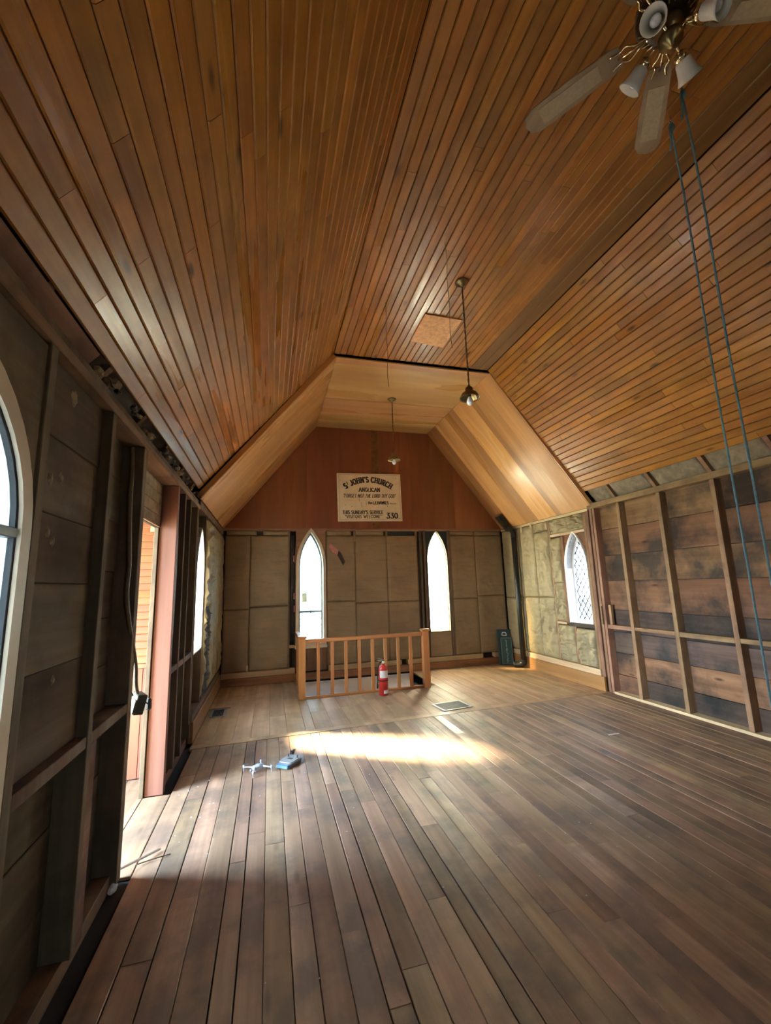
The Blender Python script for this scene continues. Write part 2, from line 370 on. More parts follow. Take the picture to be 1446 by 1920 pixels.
# wall frames: u along the wall, z up, d depth outwards from the stud face
def on_back(u, z, d): return (u, YB+d, z)
def on_right(u, z, d): return (XR+d, u, z)
def on_left(u, z, d): return (XL-d, u, z)
def wbox(W, u0, u1, z0, z1, d0, d1, b=0.003):
    p = W(u0, z0, d0); q = W(u1, z1, d1)
    return box(p[0], q[0], p[1], q[1], p[2], q[2], b)
def wput(name, W, u0, u1, z0, z1, d0, d1, mat, parent, b=0.003, **k):
    v, f = wbox(W, u0, u1, z0, z1, d0, d1, b); return put(name, v, f, mat, parent, **k)

# ------------------------------------------------------------------ windows
def arch(u0, u1, z0, zs, zp, n=9):
    """outline of a lancet, counted from the bottom left up over the point and down"""
    w = (u1-u0)/2; c = (u0+u1)/2; h = zp-zs; Rr = (w*w+h*h)/(2*w)
    L = [(u0, z0), (u0, (z0+zs)/2), (u0, zs)]
    a_end = math.asin(min(1, h/Rr))
    for i in range(1, n+1):
        a = a_end*i/n; L.append((u0+Rr-Rr*math.cos(a), zs+Rr*math.sin(a)))
    L[-1] = (c, zp)
    return L + [(2*c-u, z) for u, z in reversed(L[:-1])]
def ring(W, A, B, d0, d1):
    """frame between outline A (outer) and B (inner), depth d0..d1, closed along the sill too"""
    n = len(A); v = []
    for d in (d0, d1):
        v += [W(u, z, d) for u, z in A]; v += [W(u, z, d) for u, z in B]
    f = []
    for i in range(n):
        j = (i+1) % n
        f += [(i, j, n+j, n+i), (2*n+i, 3*n+i, 3*n+j, 2*n+j), (i, 2*n+i, 2*n+j, j), (n+i, n+j, 3*n+j, 3*n+i)]
    return v, f
def clip_line(poly, p, d):
    t0, t1 = -1e9, 1e9; n = len(poly); area = sum(poly[i][0]*poly[(i+1) % n][1]-poly[(i+1) % n][0]*poly[i][1] for i in range(n))
    s = 1 if area > 0 else -1
    for i in range(n):
        a, b = poly[i], poly[(i+1) % n]; nx, nz_ = -(b[1]-a[1])*s, (b[0]-a[0])*s
        den = nx*d[0]+nz_*d[1]; num = nx*(a[0]-p[0])+nz_*(a[1]-p[1])
        if abs(den) < 1e-9:
            if num > 0: return None
        elif den > 0: t0 = max(t0, num/den)
        else: t1 = min(t1, num/den)
    return (t0, t1) if t1-t0 > 0.01 else None
def spandrel(W, u0, u1, z0, z1, A, d0, d1):
    """plate from u0..u1, z0..z1 (z0 = spring height) with the arch head cut out; A = arch outline"""
    zs = z0; pts = [p for p in A if p[1] >= zs-1e-6]
    m = len(pts)//2; Lh = pts[:m+1]; Rh = pts[m:]
    mb = MB()
    for half, ue in ((Lh, u0), (Rh[::-1], u1)):
        tops = [half[-1][0]]*0
        poly = [(ue, zs)] + [(u, z) for u, z in half] + [(half[-1][0], z1), (ue, z1)]
        mb.add(*extrude_poly(poly, lambda u, z: W(u, z, d0), lambda u, z: W(u, z, d1)))
    return mb
def inset(u0, u1, z0, zs, zp, k): return (u0+k, u1-k, z0+k, zs, zp-k*1.5)
def window(name, W, u0, u1, z0, zs, zp, casing=None, casing_t=0.03, casing_mat=None, reveal_mat=None, d_face=-0.02, d_glass=0.09, sash_mat=None, sash_w=0.025,
           lattice=None, outer_gap=0.0, sash_d=0.03, transom=None, tint='glass', sill=None, rot=None, label=None, inner_w=0.0, came=0.004):
    o = struct(name, label)
    A = arch(u0, u1, z0, zs, zp)
    B0 = (u0, u1, z0, zs, zp)
    if casing:
        cin = inset(*B0, casing); B = arch(*cin)
        put('casing', *ring(W, A, B, d_face, d_face+casing_t), casing_mat, o)
    else: cin = B0; B = A
    k2 = 0.012
    O2 = arch(*inset(*cin, -0.014))
    put('reveal', *ring(W, O2, B, d_face+casing_t if casing else d_face, d_glass+0.004), reveal_mat, o)
    gq = outer_gap
    if gq is not None: put('outer_reveal', *ring(W, arch(*inset(*cin, -0.014-gq)), arch(*inset(*cin, -gq)), d_glass+sash_d+0.001, 0.172), M['white'], o)
    sin = inset(*cin, sash_w); Sx = arch(*sin)
    put('sash', *ring(W, B, Sx, d_glass-0.012, d_glass+sash_d), sash_mat, o)
    if transom:
        put('meeting_rail', *wbox(W, sin[0], sin[1], transom-0.016, transom+0.016, d_glass-0.02, d_glass+0.02), sash_mat, o)
        put('sash_catch', *wbox(W, (u0+u1)/2-0.012, (u0+u1)/2+0.012, transom-0.03, transom+0.02, d_glass-0.035, d_glass-0.02), sash_mat, o)
    v, f = extrude_poly(Sx, lambda u, z: W(u, z, d_glass+0.004), lambda u, z: W(u, z, d_glass+0.008))
    put('pane', v, f, M[tint], o)
    if lattice:
        mb = MB(); pu, pz = lattice[:2]; zmax = lattice[2] if len(lattice) > 2 else 9
        poly = [(u, min(z, zmax)) for u, z in Sx]
        sl = pz/pu; z = z0-3*pz
        while z < zp+3*pz:
            for sg in (1, -1):
                base = (u0, z) if sg > 0 else (u1, z)
                t = clip_line(Sx if zmax > 8 else [(sin[0], sin[2]), (sin[0], zmax), (sin[1], zmax), (sin[1], sin[2])], base, (sg*1.0, sl))
                if t:
                    a = (base[0]+sg*t[0], base[1]+sl*t[0]); b = (base[0]+sg*t[1], base[1]+sl*t[1])
                    n1 = W(0, 0, 1); n0 = W(0, 0, 0); nn = tuple(n1[i]-n0[i] for i in range(3))
                    mb.add(*beam(W(a[0], a[1], d_glass), W(b[0], b[1], d_glass), nn, None, 0.006, came))
            z += pz
        if mb.v: mb.put('lead_lattice', M['lead'], o, kind='stuff')
    if sill:
        put('window_sill', *wbox(W, u0-0.01, u1+0.01, z0-sill, z0, d_face-0.015, d_glass), casing_mat or reveal_mat, o)
    # portal for the sky (helps the renderer sample this opening; emits nothing itself)
    c = W((u0+u1)/2, (z0+zp)/2, d_glass+0.06)
    portal(c, rot, u1-u0, zp-z0)
    return o
ROT_BACK = (math.pi/2, 0, math.pi)        # -Z of the lamp looks to -y
ROT_BACK = Vector((0, -1, 0)).to_track_quat('-Z', 'Y').to_euler()
ROT_RIGHT = Vector((-1, 0, 0)).to_track_quat('-Z', 'Y').to_euler()
ROT_LEFT = Vector((1, 0, 0)).to_track_quat('-Z', 'Y').to_euler()
ROT_FRONT = Vector((0, 1, 0)).to_track_quat('-Z', 'Y').to_euler()
# (u0, u1, z0, z spring, z point)
W1 = (0.43, 0.94, 0.55, 1.85, 2.515); W2 = (2.825, 3.215, 0.64, 1.92, 2.47)
W3 = (5.19, 5.655, 0.875, 1.66, 2.19); W4 = (4.97, 5.47, 0.86, 1.66, 2.19)
W5 = (0.66, 1.60, 0.80, 1.70, 2.23)
window('window_1', on_back, *W1, casing=0.05, casing_mat=M['cream'], reveal_mat=M['cream'], d_face=-0.035, sash_mat=M['sash_g'], sash_w=0.028, lattice=(0.11, 0.11, 1.09), transom=1.09, tint='glass_blue', sill=0.05, rot=ROT_BACK, came=0.006)
window('window_2', on_back, *W2, reveal_mat=M['stud_l'], d_glass=0.05, d_face=-0.01, sash_mat=M['cream'], sash_w=0.012, tint='glass_amber', outer_gap=None, rot=ROT_BACK)
window('window_3', on_right, *W3, reveal_mat=M['white'], d_face=-0.01, d_glass=0.14, sash_mat=M['white'], sash_w=0.03, lattice=(0.10, 0.13), tint='glass_mid', rot=ROT_RIGHT, came=0.013)
window('window_4', on_left, *W4, reveal_mat=M['white'], d_face=-0.0, d_glass=0.035, sash_mat=M['white'], sash_w=0.02, rot=ROT_LEFT)
window('window_5', on_left, *W5, casing=0.055, casing_t=0.012, casing_mat=M['cream'], reveal_mat=M['sash'], d_face=-0.012, d_glass=0.014, sash_mat=M['sash'], sash_w=0.010, rot=ROT_LEFT, tint='glass_dim', transom=1.69, sash_d=0.009)

# ------------------------------------------------------------------ floor
def seam(x): return 4.855 + 0.052*(x+0.75)           # the line where nave boards meet the chancel floor
HX0, HX1, HY0, HY1 = 0.50, 2.42, 6.30, 7.44            # stairwell opening
floor = struct('floor', 'worn plank floor of the nave with a wider-planked chancel beyond a cross strip')
mb = MB()
for (x0, x1, y0, y1) in ((-2.6, 4.6, YF-0.2, HY0), (-2.6, HX0, HY0, 7.7), (HX1, 4.6, HY0, 7.7), (HX0, HX1, HY1+0.02, 7.7)):
    mb.box(x0, x1, y0, y1, -0.16, -0.024)
mb.put('subfloor', M['subfloor'], floor)
bx('rear_floor', XL+0.05, XR, YF, 0.95, -0.024, 0.0, M['floor'], floor)
def plank(name, x0, x1, y0a, y0b, y1a, y1b, z, th, mat, parent, c=0.0025):
    """floor board along y; ends may be skewed (ya at x0, yb at x1)"""
    v = []
    for (ya, yb) in ((y0a, y0b), (y1a, y1b)):
        v += [(x0, ya, z-th), (x1, yb, z-th), (x1, yb, z-c), (x1-c, yb, z), (x0+c, ya, z), (x0, ya, z-c)]
    f = [(0, 1, 2, 3, 4, 5), (11, 10, 9, 8, 7, 6)] + [(i, (i+1) % 6, 6+(i+1) % 6, 6+i) for i in range(6)]
    return put(name, v, f, mat, parent)
x = -0.695
while x < XR-0.02:
    wd = R.choice((0.09, 0.096, 0.102, 0.112)) if x > -0.25 else 0.125; x1 = min(x+wd, XR)
    if XR-x1 < 0.04: x1 = XR
    y = 0.95 - R.random()*0.0; end_a, end_b = seam(x)-0.105, seam(x1)-0.105
    cuts = []; yy = y + R.uniform(0.3, 2.6)
    while yy < end_a-0.35: cuts.append(yy); yy += R.uniform(1.3, 3.2)
    gp = R.choice((0.002, 0.003, 0.0045, 0.008)) if x < 1.1 else R.choice((0.001, 0.0015, 0.002, 0.003))
    ys = [y]+cuts
    for i, ya in enumerate(ys):
        last = i == len(ys)-1
        za = R.uniform(-0.002, 0.001)
        ea, eb = (end_a, end_b) if last else (cuts[i]-0.002, cuts[i]-0.002)
        plank('plank', x+gp/2, x1-gp/2, ya, ya, ea, eb, za, 0.022, M['floor'], floor)
    x = x1
v = [(XL+0.03, seam(XL+0.03)-0.1, -0.02), (XR, seam(XR)-0.1, -0.02), (XR, seam(XR)-0.004, -0.02), (XL+0.03, seam(XL+0.03)-0.004, -0.02)]
put('threshold_strip', v + [(a, b, 0.003) for a, b, c in v], [(0, 1, 2, 3), (7, 6, 5, 4), (0, 4, 5, 1), (1, 5, 6, 2), (2, 6, 7, 3), (3, 7, 4, 0)], M['floor_ch'], floor)
x = XL+0.03
while x < XR-0.02:
    x1 = min(x+R.choice((0.18, 0.19, 0.195)), XR)
    if x < HX0 < x1 and x1-HX0 > 0.04: x1 = HX0
    if x < HX1 < x1: x1 = HX1
    if XR-x1 < 0.05: x1 = XR
    yend = HY0 if (x >= HX0-0.03 and x1 <= HX1+0.03) else YB-0.02
    a, b = seam(x), seam(x1)
    if R.random() < 0.55 and yend-a > 1.2:
        c = R.uniform(a+0.4, yend-0.4)
        plank('plank', x+0.001, x1-0.001, a, b, c-0.001, c-0.001, R.uniform(-0.001, 0.001), 0.022, M['floor_ch'], floor)
        plank('plank', x+0.001, x1-0.001, c+0.001, c+0.001, yend, yend, R.uniform(-0.001, 0.001), 0.022, M['floor_ch'], floor)
    else:
        plank('plank', x+0.001, x1-0.001, a, b, yend, yend, R.uniform(-0.001, 0.001), 0.022, M['floor_ch'], floor)
    x = x1
# stairwell below the railing
sw = struct('wall_stairwell', 'white painted stairwell walls below the railing')
bx('drywall_back', HX0, HX1, HY1, HY1+0.02, -2.4, -0.035, M['drywall'], sw)
bx('drywall_left', HX0-0.02, HX0, HY0, HY1, -2.4, -0.03, M['drywall'], sw)
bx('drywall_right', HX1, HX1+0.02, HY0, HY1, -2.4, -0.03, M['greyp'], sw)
bx('drywall_front', HX0, HX1, HY0-0.02, HY0, -2.4, -0.03, M['drywall'], sw)
bx('stair_landing', HX0, HX1, HY0, HY1, -2.45, -2.4, M['greyp'], sw)
def on_bulk(u, y, k): return (u, y, -0.045-0.42*(HY1-y)/(HY1-HY0)-0.02*k)  # stairwell white is tilted upward so window light brightens it
put('light_catching_slope', *extrude_poly([(HX0, HY1), (2.40, HY1), (2.02, HY0), (HX0, HY0)], lambda u, y: on_bulk(u, y, 0), lambda u, y: on_bulk(u, y, 1)), M['drywall'], sw, label='white panel sloped to catch window light')
# ground outside
mb = MB()
for (x0, x1, y0, y1) in ((-40, -2.7, -40, 40), (4.7, 40, -40, 40), (-2.7, 4.7, 7.75, 40), (-2.7, 4.7, -40, YF-0.3)): mb.box(x0, x1, y0, y1, -0.7, -0.55)
gr = mb.put('ground', M['ground']); gr['kind'] = 'structure'; gr['label'] = 'ground outside the windows, paled to keep the panes white'

# ------------------------------------------------------------------ ceiling of the nave
ceil_l = struct('ceiling_left', 'left slope of varnished narrow boards'); ceil_f = struct('ceiling_flat', 'flat strip of varnished boards at the top'); ceil_r = struct('ceiling_right', 'right slope of varnished narrow boards')
YC0, YC1 = 0.35, 4.962
def cboard(p, q, y0, y1, nrm, mat, parent, name='ceiling_board', c=0.006, th=0.016):
    """board along y; p, q = (x, z) of its two long edges on the visible face; nrm points up into the roof"""
    px, pz = p; qx, qz = q; L = math.hypot(qx-px, qz-pz); ux, uz = (qx-px)/L, (qz-pz)/L
    S2 = [(px+nrm[0]*th, pz+nrm[1]*th), (px+nrm[0]*c, pz+nrm[1]*c), (px+ux*c, pz+uz*c), (qx-ux*c, qz-uz*c), (qx+nrm[0]*c, qz+nrm[1]*c), (qx+nrm[0]*th, qz+nrm[1]*th)]
    v, f = extrude_poly(S2, lambda a, b: (a, y0, b), lambda a, b: (a, y1, b))
    return put(name, v, f, mat, parent)
def slope_boards(parent, a, b, nrm, pitch, mat, mats=None, gap=0.0032, seg=(1.0, 3.4), skip=None):
    L = math.hypot(b[0]-a[0], b[1]-a[1]); n = round(L/pitch); ux, uz = (b[0]-a[0])/n, (b[1]-a[1])/n
    for i in range(n):
        k = gap/2/(L/n)
        dz = R.uniform(-0.0015, 0.0015)
        p = (a[0]+ux*(i+k)+nrm[0]*dz, a[1]+uz*(i+k)+nrm[1]*dz); q = (a[0]+ux*(i+1-k)+nrm[0]*dz, a[1]+uz*(i+1-k)+nrm[1]*dz)
        y = YC0; cuts = [YC0]; yy = y+R.uniform(0.3, 2.8)
        while yy < YC1-0.3: cuts.append(yy); yy += R.uniform(*seg)
        cuts.append(YC1+R.uniform(-0.004, 0.004))
        for j in range(len(cuts)-1):
            cboard(p, q, cuts[j]+0.001, cuts[j+1]-0.001, nrm, mat, parent)
nl = Vector((-(CZ-LEZ), 0, CLX-LEX)).normalized(); NL = (nl.x, nl.z)
nr = Vector((CZ-REZ, 0, REX-CRX)).normalized(); NR = (nr.x, nr.z)
slope_boards(ceil_l, (LEX, LEZ), (CLX, CZ), NL, 0.081, M['ceil'])
slope_boards(ceil_r, (CRX, CZ), (REX, REZ), NR, 0.081, M['ceil'])
slope_boards(ceil_f, (CLX+0.004, CZ), (2.635, CZ), (0, 1), 0.079, M['ceil'])
for a, b in ((2.637, 2.77), (2.772, 2.905)): cboard((a, CZ), (b, CZ), YC0, YC1, (0, 1), M['ceil_dark'], ceil_f)
def deck(parent, a, b, nrm, mat, y0, y1, off=0.022, th=0.05, name='roof_deck'):
    S2 = [(a[0]+nrm[0]*off, a[1]+nrm[1]*off), (b[0]+nrm[0]*off, b[1]+nrm[1]*off), (b[0]+nrm[0]*(off+th), b[1]+nrm[1]*(off+th)), (a[0]+nrm[0]*(off+th), a[1]+nrm[1]*(off+th))]
    v, f = extrude_poly(S2, lambda p, q: (p, y0, q), lambda p, q: (p, y1, q)); return put(name, v, f, mat, parent)
sl = Vector((LEX-CLX, 0, LEZ-CZ)).normalized(); sr = Vector((REX-CRX, 0, REZ-CZ)).normalized()
deck(ceil_l, (LEX+sl.x*0.55, LEZ+sl.z*0.55), (CLX-sl.x*0.05, CZ-sl.z*0.05), NL, M['void_shade'], YF, YB+0.3, off=0.10)
deck(ceil_r, (CRX-sr.x*0.05, CZ-sr.z*0.05), (REX+sr.x*0.6, REZ+sr.z*0.6), NR, M['void_shade'], YF, YB+0.3, off=0.10)
deck(ceil_f, (CLX-0.1, CZ), (CRX+0.1, CZ), (0, 1), M['void_shade'], YF, YB+0.3, off=0.10)
# the rest of the nave ceiling, behind the camera
cboard((LEX, LEZ), (CLX, CZ), YF, YC0-0.002, NL, M['ceil'], ceil_l, 'rear_boarding')
cboard((CRX, CZ), (REX, REZ), YF, YC0-0.002, NR, M['ceil'], ceil_r, 'rear_boarding')
cboard((CLX, CZ), (CRX, CZ), YF, YC0-0.002, (0, 1), M['ceil'], ceil_f, 'rear_boarding')
# chancel ceiling of plywood sheets
ceil_c = struct('ceiling_chancel', 'honey plywood panels over the chancel')
KLX, KRX, KZ = 0.785, 2.932, 4.378
PLZ, PRZ = 2.50, 2.50
pl = Vector((-(KZ-PLZ), 0, KLX-XL)).normalized(); prn = Vector((KZ-PRZ, 0, XR-KRX)).normalized()
YP0 = 4.992
for y0, y1 in ((YP0, 6.22), (6.222, YB-0.01)):
    cboard((XL+0.002, PLZ), (KLX, KZ), y0, y1, (pl.x, pl.z), M['panel_s'], ceil_c, 'plywood_panel', c=0.002, th=0.012)
for y0, y1 in ((YP0, YP0+0.03),):
    pass
yy = [YP0, 5.33, 5.62, 5.74, 6.22, 6.58, 6.92, 7.02, YB-0.01]
for i in range(len(yy)-1):
    cboard((KRX, KZ), (XR-0.002, PRZ), yy[i]+0.0004, yy[i+1]-0.0004, (prn.x, prn.z), M['panel_sd'] if i in (2, 4, 7) else M['panel_s'], ceil_c, 'veneer_strip', c=0.001, th=0.012)
yy = [YP0, 5.12, 6.12, 6.20, 6.86, YB-0.01]
for i in range(len(yy)-1):
    dark = i == 2
    cboard((KLX+0.002, KZ + (0.004 if dark else 0)), (KRX-0.002, KZ + (0.004 if dark else 0)), yy[i]+0.0005, yy[i+1]-0.0005, (0, 1), M['panel_x'], ceil_c, 'plywood_panel', c=0.001, th=0.012)
for a, b, n_ in (((XL, PLZ), (KLX, KZ), pl), ((KRX, KZ), (XR, PRZ), prn)):
    S2 = [(a[0]+n_.x*0.002, a[1]+n_.z*0.002), (b[0]+n_.x*0.002, b[1]+n_.z*0.002), (b[0]+n_.x*0.06, b[1]+n_.z*0.06), (a[0]+n_.x*0.06, a[1]+n_.z*0.06)]
    v, f = extrude_poly(S2, lambda p, q: (p, YP0-0.018, q), lambda p, q: (p, YP0-0.001, q)); put('edge_strip', v, f, M['panel_s'], ceil_c)
bx('edge_strip', KLX, KRX, YP0-0.004, YP0+0.012, KZ-0.002, KZ+0.02, M['panel_x'], ceil_c)
# OSB hatch
hv = [(1.602, 3.945), (2.046, 3.955), (2.052, 4.525), (1.604, 4.475)]
hat = put('attic_hatch', *extrude_poly(hv, lambda u, v_: (u, v_, CZ-0.016), lambda u, v_: (u, v_, CZ-0.003)), M['osb'])
tag(hat, 'square orange strand-board hatch panel screwed to the flat ceiling boards', 'hatch panel')

# ------------------------------------------------------------------ insulation blanket
def batt(name, W, u0, u1, z0, z1, mat, parent, seed, bulge=0.02, wr=0.012, d=0.0, nu=22, nzv=44, freq=6.0):
    v = []; f = []
    for j in range(nzv+1):
        for i in range(nu+1):
            s, t = i/nu, j/nzv; u = u0+(u1-u0)*s; z = z0+(z1-z0)*t
            e = (1-(2*s-1)**10)*(1-(2*t-1)**16); u += 0.006*mnoise.noise((z*3.1, seed*1.3, i*0.5)) if i in (0, nu) else 0.0
            n1 = mnoise.noise((u*freq+seed*3.1, z*freq*1.3, seed*7.7)); n2 = mnoise.noise((u*freq*2.7+seed, z*freq*3.4, seed*1.9))
            cr = 1-abs(mnoise.noise((u*freq*0.8+seed*5, z*freq*1.6+n1*1.5, seed*2.3)))*5
            dd = d + 0.003*(1-e) - e*(bulge + wr*n1 + wr*0.5*n2 + wr*1.5*max(0, cr))
            v.append(W(u, z, dd))
    k = len(v)
    for j in range(nzv):
        for i in range(nu):
            a = j*(nu+1)+i; f.append((a, a+1, a+nu+2, a+nu+1))
    rim = [i for i in range(nu+1)] + [j*(nu+1)+nu for j in range(1, nzv+1)] + [nzv*(nu+1)+i for i in range(nu-1, -1, -1)] + [j*(nu+1) for j in range(nzv-1, 0, -1)]
    c = len(rim)
    for r_ in rim:
        s = r_ % (nu+1); t = r_//(nu+1); v.append(W(u0+(u1-u0)*s/nu, z0+(z1-z0)*t/nzv, d+0.07))
    for i in range(c): f.append((rim[i], rim[(i+1) % c], k+(i+1) % c, k+i))
    return put(name, v, f, mat, parent, smooth=True)

# ------------------------------------------------------------------ back wall
wb = struct('wall_back', 'chancel end wall: plywood gable above stripped insulation and studs')
def slab_with_holes(W, name, u0, u1, z0, z1, d0, d1, holes, mat, parent):
    mb = MB(); us = sorted([u0, u1] + [h[i] for h in holes for i in (0, 1)])
    for a, b in zip(us[:-1], us[1:]):
        if b-a < 1e-4: continue
        hh = [h for h in holes if h[0] <= a+1e-6 and h[1] >= b-1e-6]
        if not hh: mb.add(*wbox(W, a, b, z0, z1, d0, d1, 0))
        else:
            h = hh[0]
            if h[2] > z0: mb.add(*wbox(W, a, b, z0, h[2], d0, d1, 0))
            if h[3] < z1: mb.add(*wbox(W, a, b, h[3], z1, d0, d1, 0))
    return mb.put(name, mat, parent)
def hole(w): return (w[0], w[1], w[2], w[3])
slab_with_holes(on_back, 'sheathing', XL-0.3, XR+0.3, -0.1, ZP+0.09, 0.10, 0.125, [(W1[0]+0.045, W1[1]-0.045, W1[2]+0.04, 2.46), (W2[0]-0.45, W2[1]+0.03, W2[2]-0.02, 2.49)], M['darkpaper'], wb)  # opening beside the uncased window cut wider to let the sun through
spandrel(on_back, W1[0], W1[1], W1[3], 2.515, arch(*inset(*W1, 0.045)), 0.0, 0.12).put('arch_spandrel', M['stud_x'], wb)
spandrel(on_back, W2[0]-0.06, W2[1]+0.06, W2[3], 2.49, arch(*W2), 0.015, 0.05).put('arch_spandrel', M['darkgreen'], wb)
# gable of vertical plywood
def prof(x):
    zl = PLZ + (x-XL)*(KZ-PLZ)/(KLX-XL); zr = PRZ + (XR-x)*(KZ-PRZ)/(XR-KRX)
    return min(zl, KZ, zr)+0.012
for a, b in ((XL, -0.16), (-0.16, 0.33), (0.33, 0.61), (0.61, 1.20), (1.20, 1.79), (1.79, 1.93), (1.93, 2.55), (2.55, 2.98), (2.98, 3.42), (3.42, XR)):
    ts = [a] + [q for q in (KLX, KRX) if a < q < b] + [b]
    poly = [(a+0.0006, 2.512), (b-0.0006, 2.512)] + [(min(max(q, a+0.0006), b-0.0006), prof(q)) for q in reversed(ts)]
    dd = R.uniform(0, 0.001)
    v, f = extrude_poly(poly, lambda u, z: (u, YB-0.028-dd, z), lambda u, z: (u, YB-0.012, z))
    put('gable_panel', v, f, M['ceil_dark'] if abs(a-1.79) < 0.01 else M['gable'], wb)
bx('gable_backing', XL-0.4, XR+0.4, YB+0.0, YB+0.12, 2.515, 4.6, M['void_shade'], wb)
bx('ledger_strip', XL, XR, YB-0.034, YB-0.006, 2.492, 2.512, M['stud_x'], wb)
bx('top_plate', XL, XR, YB+0.005, YB+0.1, 2.47, 2.50, M['stud_x'], wb)
# insulation
sd = 1
for (a, b) in ((-0.72, -0.322), (-0.318, 0.325), (0.955, 1.460), (1.464, 2.046), (2.05, 2.63), (3.295, 3.803), (3.807, XR-0.01)):
    zm = R.choice((1.17, 1.2, 1.24))
    for (z0, z1) in ((0.205, zm), (zm+0.006, 2.385)):
        sd += 1; batt('insulation_batt', on_back, a, b, z0, z1, M['kraft'], wb, sd, bulge=0.009, wr=0.006, freq=3.5)
for (a, b) in ((-0.70, -0.22), (-0.12, 0.32), (0.96, 1.40), (1.48, 2.0), (3.3, 3.8), (3.82, XR-0.02)):
    sd += 1; batt('insulation_batt', on_back, a, b, 2.395, 2.475, M['kraft'], wb, sd, bulge=0.01, wr=0.01, nu=8, nzv=4)
wput('dark_hole_panel', on_back, 2.06, 2.56, 2.39, 2.475, 0.02, 0.04, M['darkgreen'], wb)  # dark panel stands in for the shade inside an open hole
for (a, b, z0, z1, m) in ((-0.345, -0.315, 0.2, 0.30, 'pale_x'), (1.437, 1.475, 2.27, 2.48, 'stud'), (2.03, 2.065, 2.36, 2.48, 'stud'), (2.60, 2.63, 2.28, 2.48, 'stud'), (2.685, 2.72, 0.2, 2.48, 'stud_l'), (2.755, 2.80, 0.2, 2.48, 'stud_l'),
                          (0.30, 0.33, 0.2, 2.48, 'stud_l'), (0.415, 0.435, 0.55, 2.2, 'stud_l'), (3.235, 3.29, 0.2, 2.48, 'stud_l'), (0.96, 0.985, 0.2, 0.52, 'stud')):
    wput('stud', on_back, a, b, z0, z1, -0.012, 0.09, M[m], wb)
batt('torn_insulation', on_back, 0.335, 0.415, 0.62, 2.42, M['darkpaper'], wb, 77, bulge=0.0, wr=0.03, d=0.03, nu=5, nzv=40, freq=9)
batt('torn_insulation', on_back, 2.63, 2.685, 0.25, 2.3, M['darkpaper'], wb, 78, bulge=0.0, wr=0.02, d=0.03, nu=5, nzv=40, freq=9)
for (u, z, r_) in ((0.40, 1.98, 0.03), (0.405, 1.36, 0.025), (0.41, 1.15, 0.025), (0.32, 2.25, 0.02)):
    wput('pink_tuft', on_back, u-r_*0.5, u+r_*0.5, z-r_*2.2, z+r_*2.2, 0.0, 0.03, M['pink'], wb, b=0.008)
wput('light_leak_mask', on_back, 2.36, W2[0]+0.002, 0.2, 2.475, 0.056, 0.066, M['darkpaper'], wb)  # added mask strips stop outside light leaking in beside the window
wput('light_leak_mask', on_back, W2[1]-0.002, 3.30, 0.2, 2.475, 0.056, 0.066, M['darkpaper'], wb)
# torn flap showing pink wool right of window 1
put('torn_flap', *extrude_poly([(0.985, 2.20), (1.03, 2.235), (1.16, 2.12), (1.15, 2.05), (1.06, 2.09)], lambda u, z: on_back(u, z, -0.035), lambda u, z: on_back(u, z, -0.02)), M['pink'], wb, label='pink torn insulation')
put('torn_flap', *extrude_poly([(1.16, 2.12), (1.20, 2.08), (1.27, 1.92), (1.24, 1.86), (1.14, 2.04)], lambda u, z: on_back(u, z, -0.036), lambda u, z: on_back(u, z, -0.02)), M['darkpaper'], wb, label='dark torn paper')
# board under window 1, block beside it
wput('apron_board', on_back, 0.44, 0.955, 0.13, 0.50, 0.02, 0.05, M['stud'], wb)
wput('apron_board', on_back, 2.81, 3.23, 0.21, 0.63, 0.0, 0.05, M['kraft'], wb)
wput('blocking', on_back, 0.31, 0.42, 0.52, 0.56, -0.01, 0.08, M['pale_x'], wb)
# sole plate and baseboard
for (a, b) in ((XL+0.03, 0.42), (0.97, 2.25), (2.36, 3.82), (4.06, XR)):
    wput('sole_plate', on_back, a, b, 0.118, 0.20, -0.028, 0.09, M['pale_x'], wb)
bbk = bx('baseboard_back', XL+0.02, XR-0.02, YB-0.045, YB+0.02, 0.0, 0.116, M['base_x']); bbk['kind'] = 'structure'; bbk['label'] = 'brown baseboard below the pale sole plate of the end wall'

# ------------------------------------------------------------------ right wall
wr = struct('wall_right', 'right side wall stripped to studs and stained sheathing boards')
ZE = [-0.02, 0.24, 0.52, 0.79, 1.075, 1.46, 1.80, 2.16, 2.60]
for i in range(len(ZE)-1):
    cuts = [0.9, R.choice((2.05, 2.65, 3.25)), R.choice((3.9, 4.5)), YJ+0.12] if R.random() < 0.6 else [0.9, R.choice((3.25, 2.65)), YJ+0.12]
    for a, b in zip(cuts[:-1], cuts[1:]):
        dd = R.uniform(0, 0.007)
        wput('sheathing_board', on_right, a+0.001, b-0.001, ZE[i]+0.002, ZE[i+1]-0.004, 0.10-dd, 0.125, M['sheath_rg'] if i in (0, 1, 2, 3) and R.random() < 0.8 else M['sheath_r'], wr)
slab_with_holes(on_right, 'outer_sheathing', YF, YB+0.2, -0.1, 2.62, 0.126, 0.15, [(W3[0], W3[1], W3[2], 2.20)], M['darkpaper'], wr)
for yc in (4.515, 3.905, 3.26, 2.66, 2.05, 1.44):
    wput('stud', on_right, yc-0.025, yc+0.025, 0.032, 2.475, 0.0, 0.10, M['stud'], wr)
for yc in (YJ-0.035, YJ+0.02):
    wput('stud', on_right, yc-0.022, yc+0.022, 0.0, 2.475, -0.002, 0.10, M['stud'], wr)
wput('stud', on_right, 5.06, 5.12, 0.0, 2.475, -0.004, 0.10, M['stud'], wr)
wput('cleat', on_right, 4.86, 4.90, 0.88, 1.14, 0.02, 0.06, M['stud'], wr)
wput('cleat', on_right, 4.975, 5.0, 0.88, 1.12, -0.03, -0.004, M['stud'], wr)
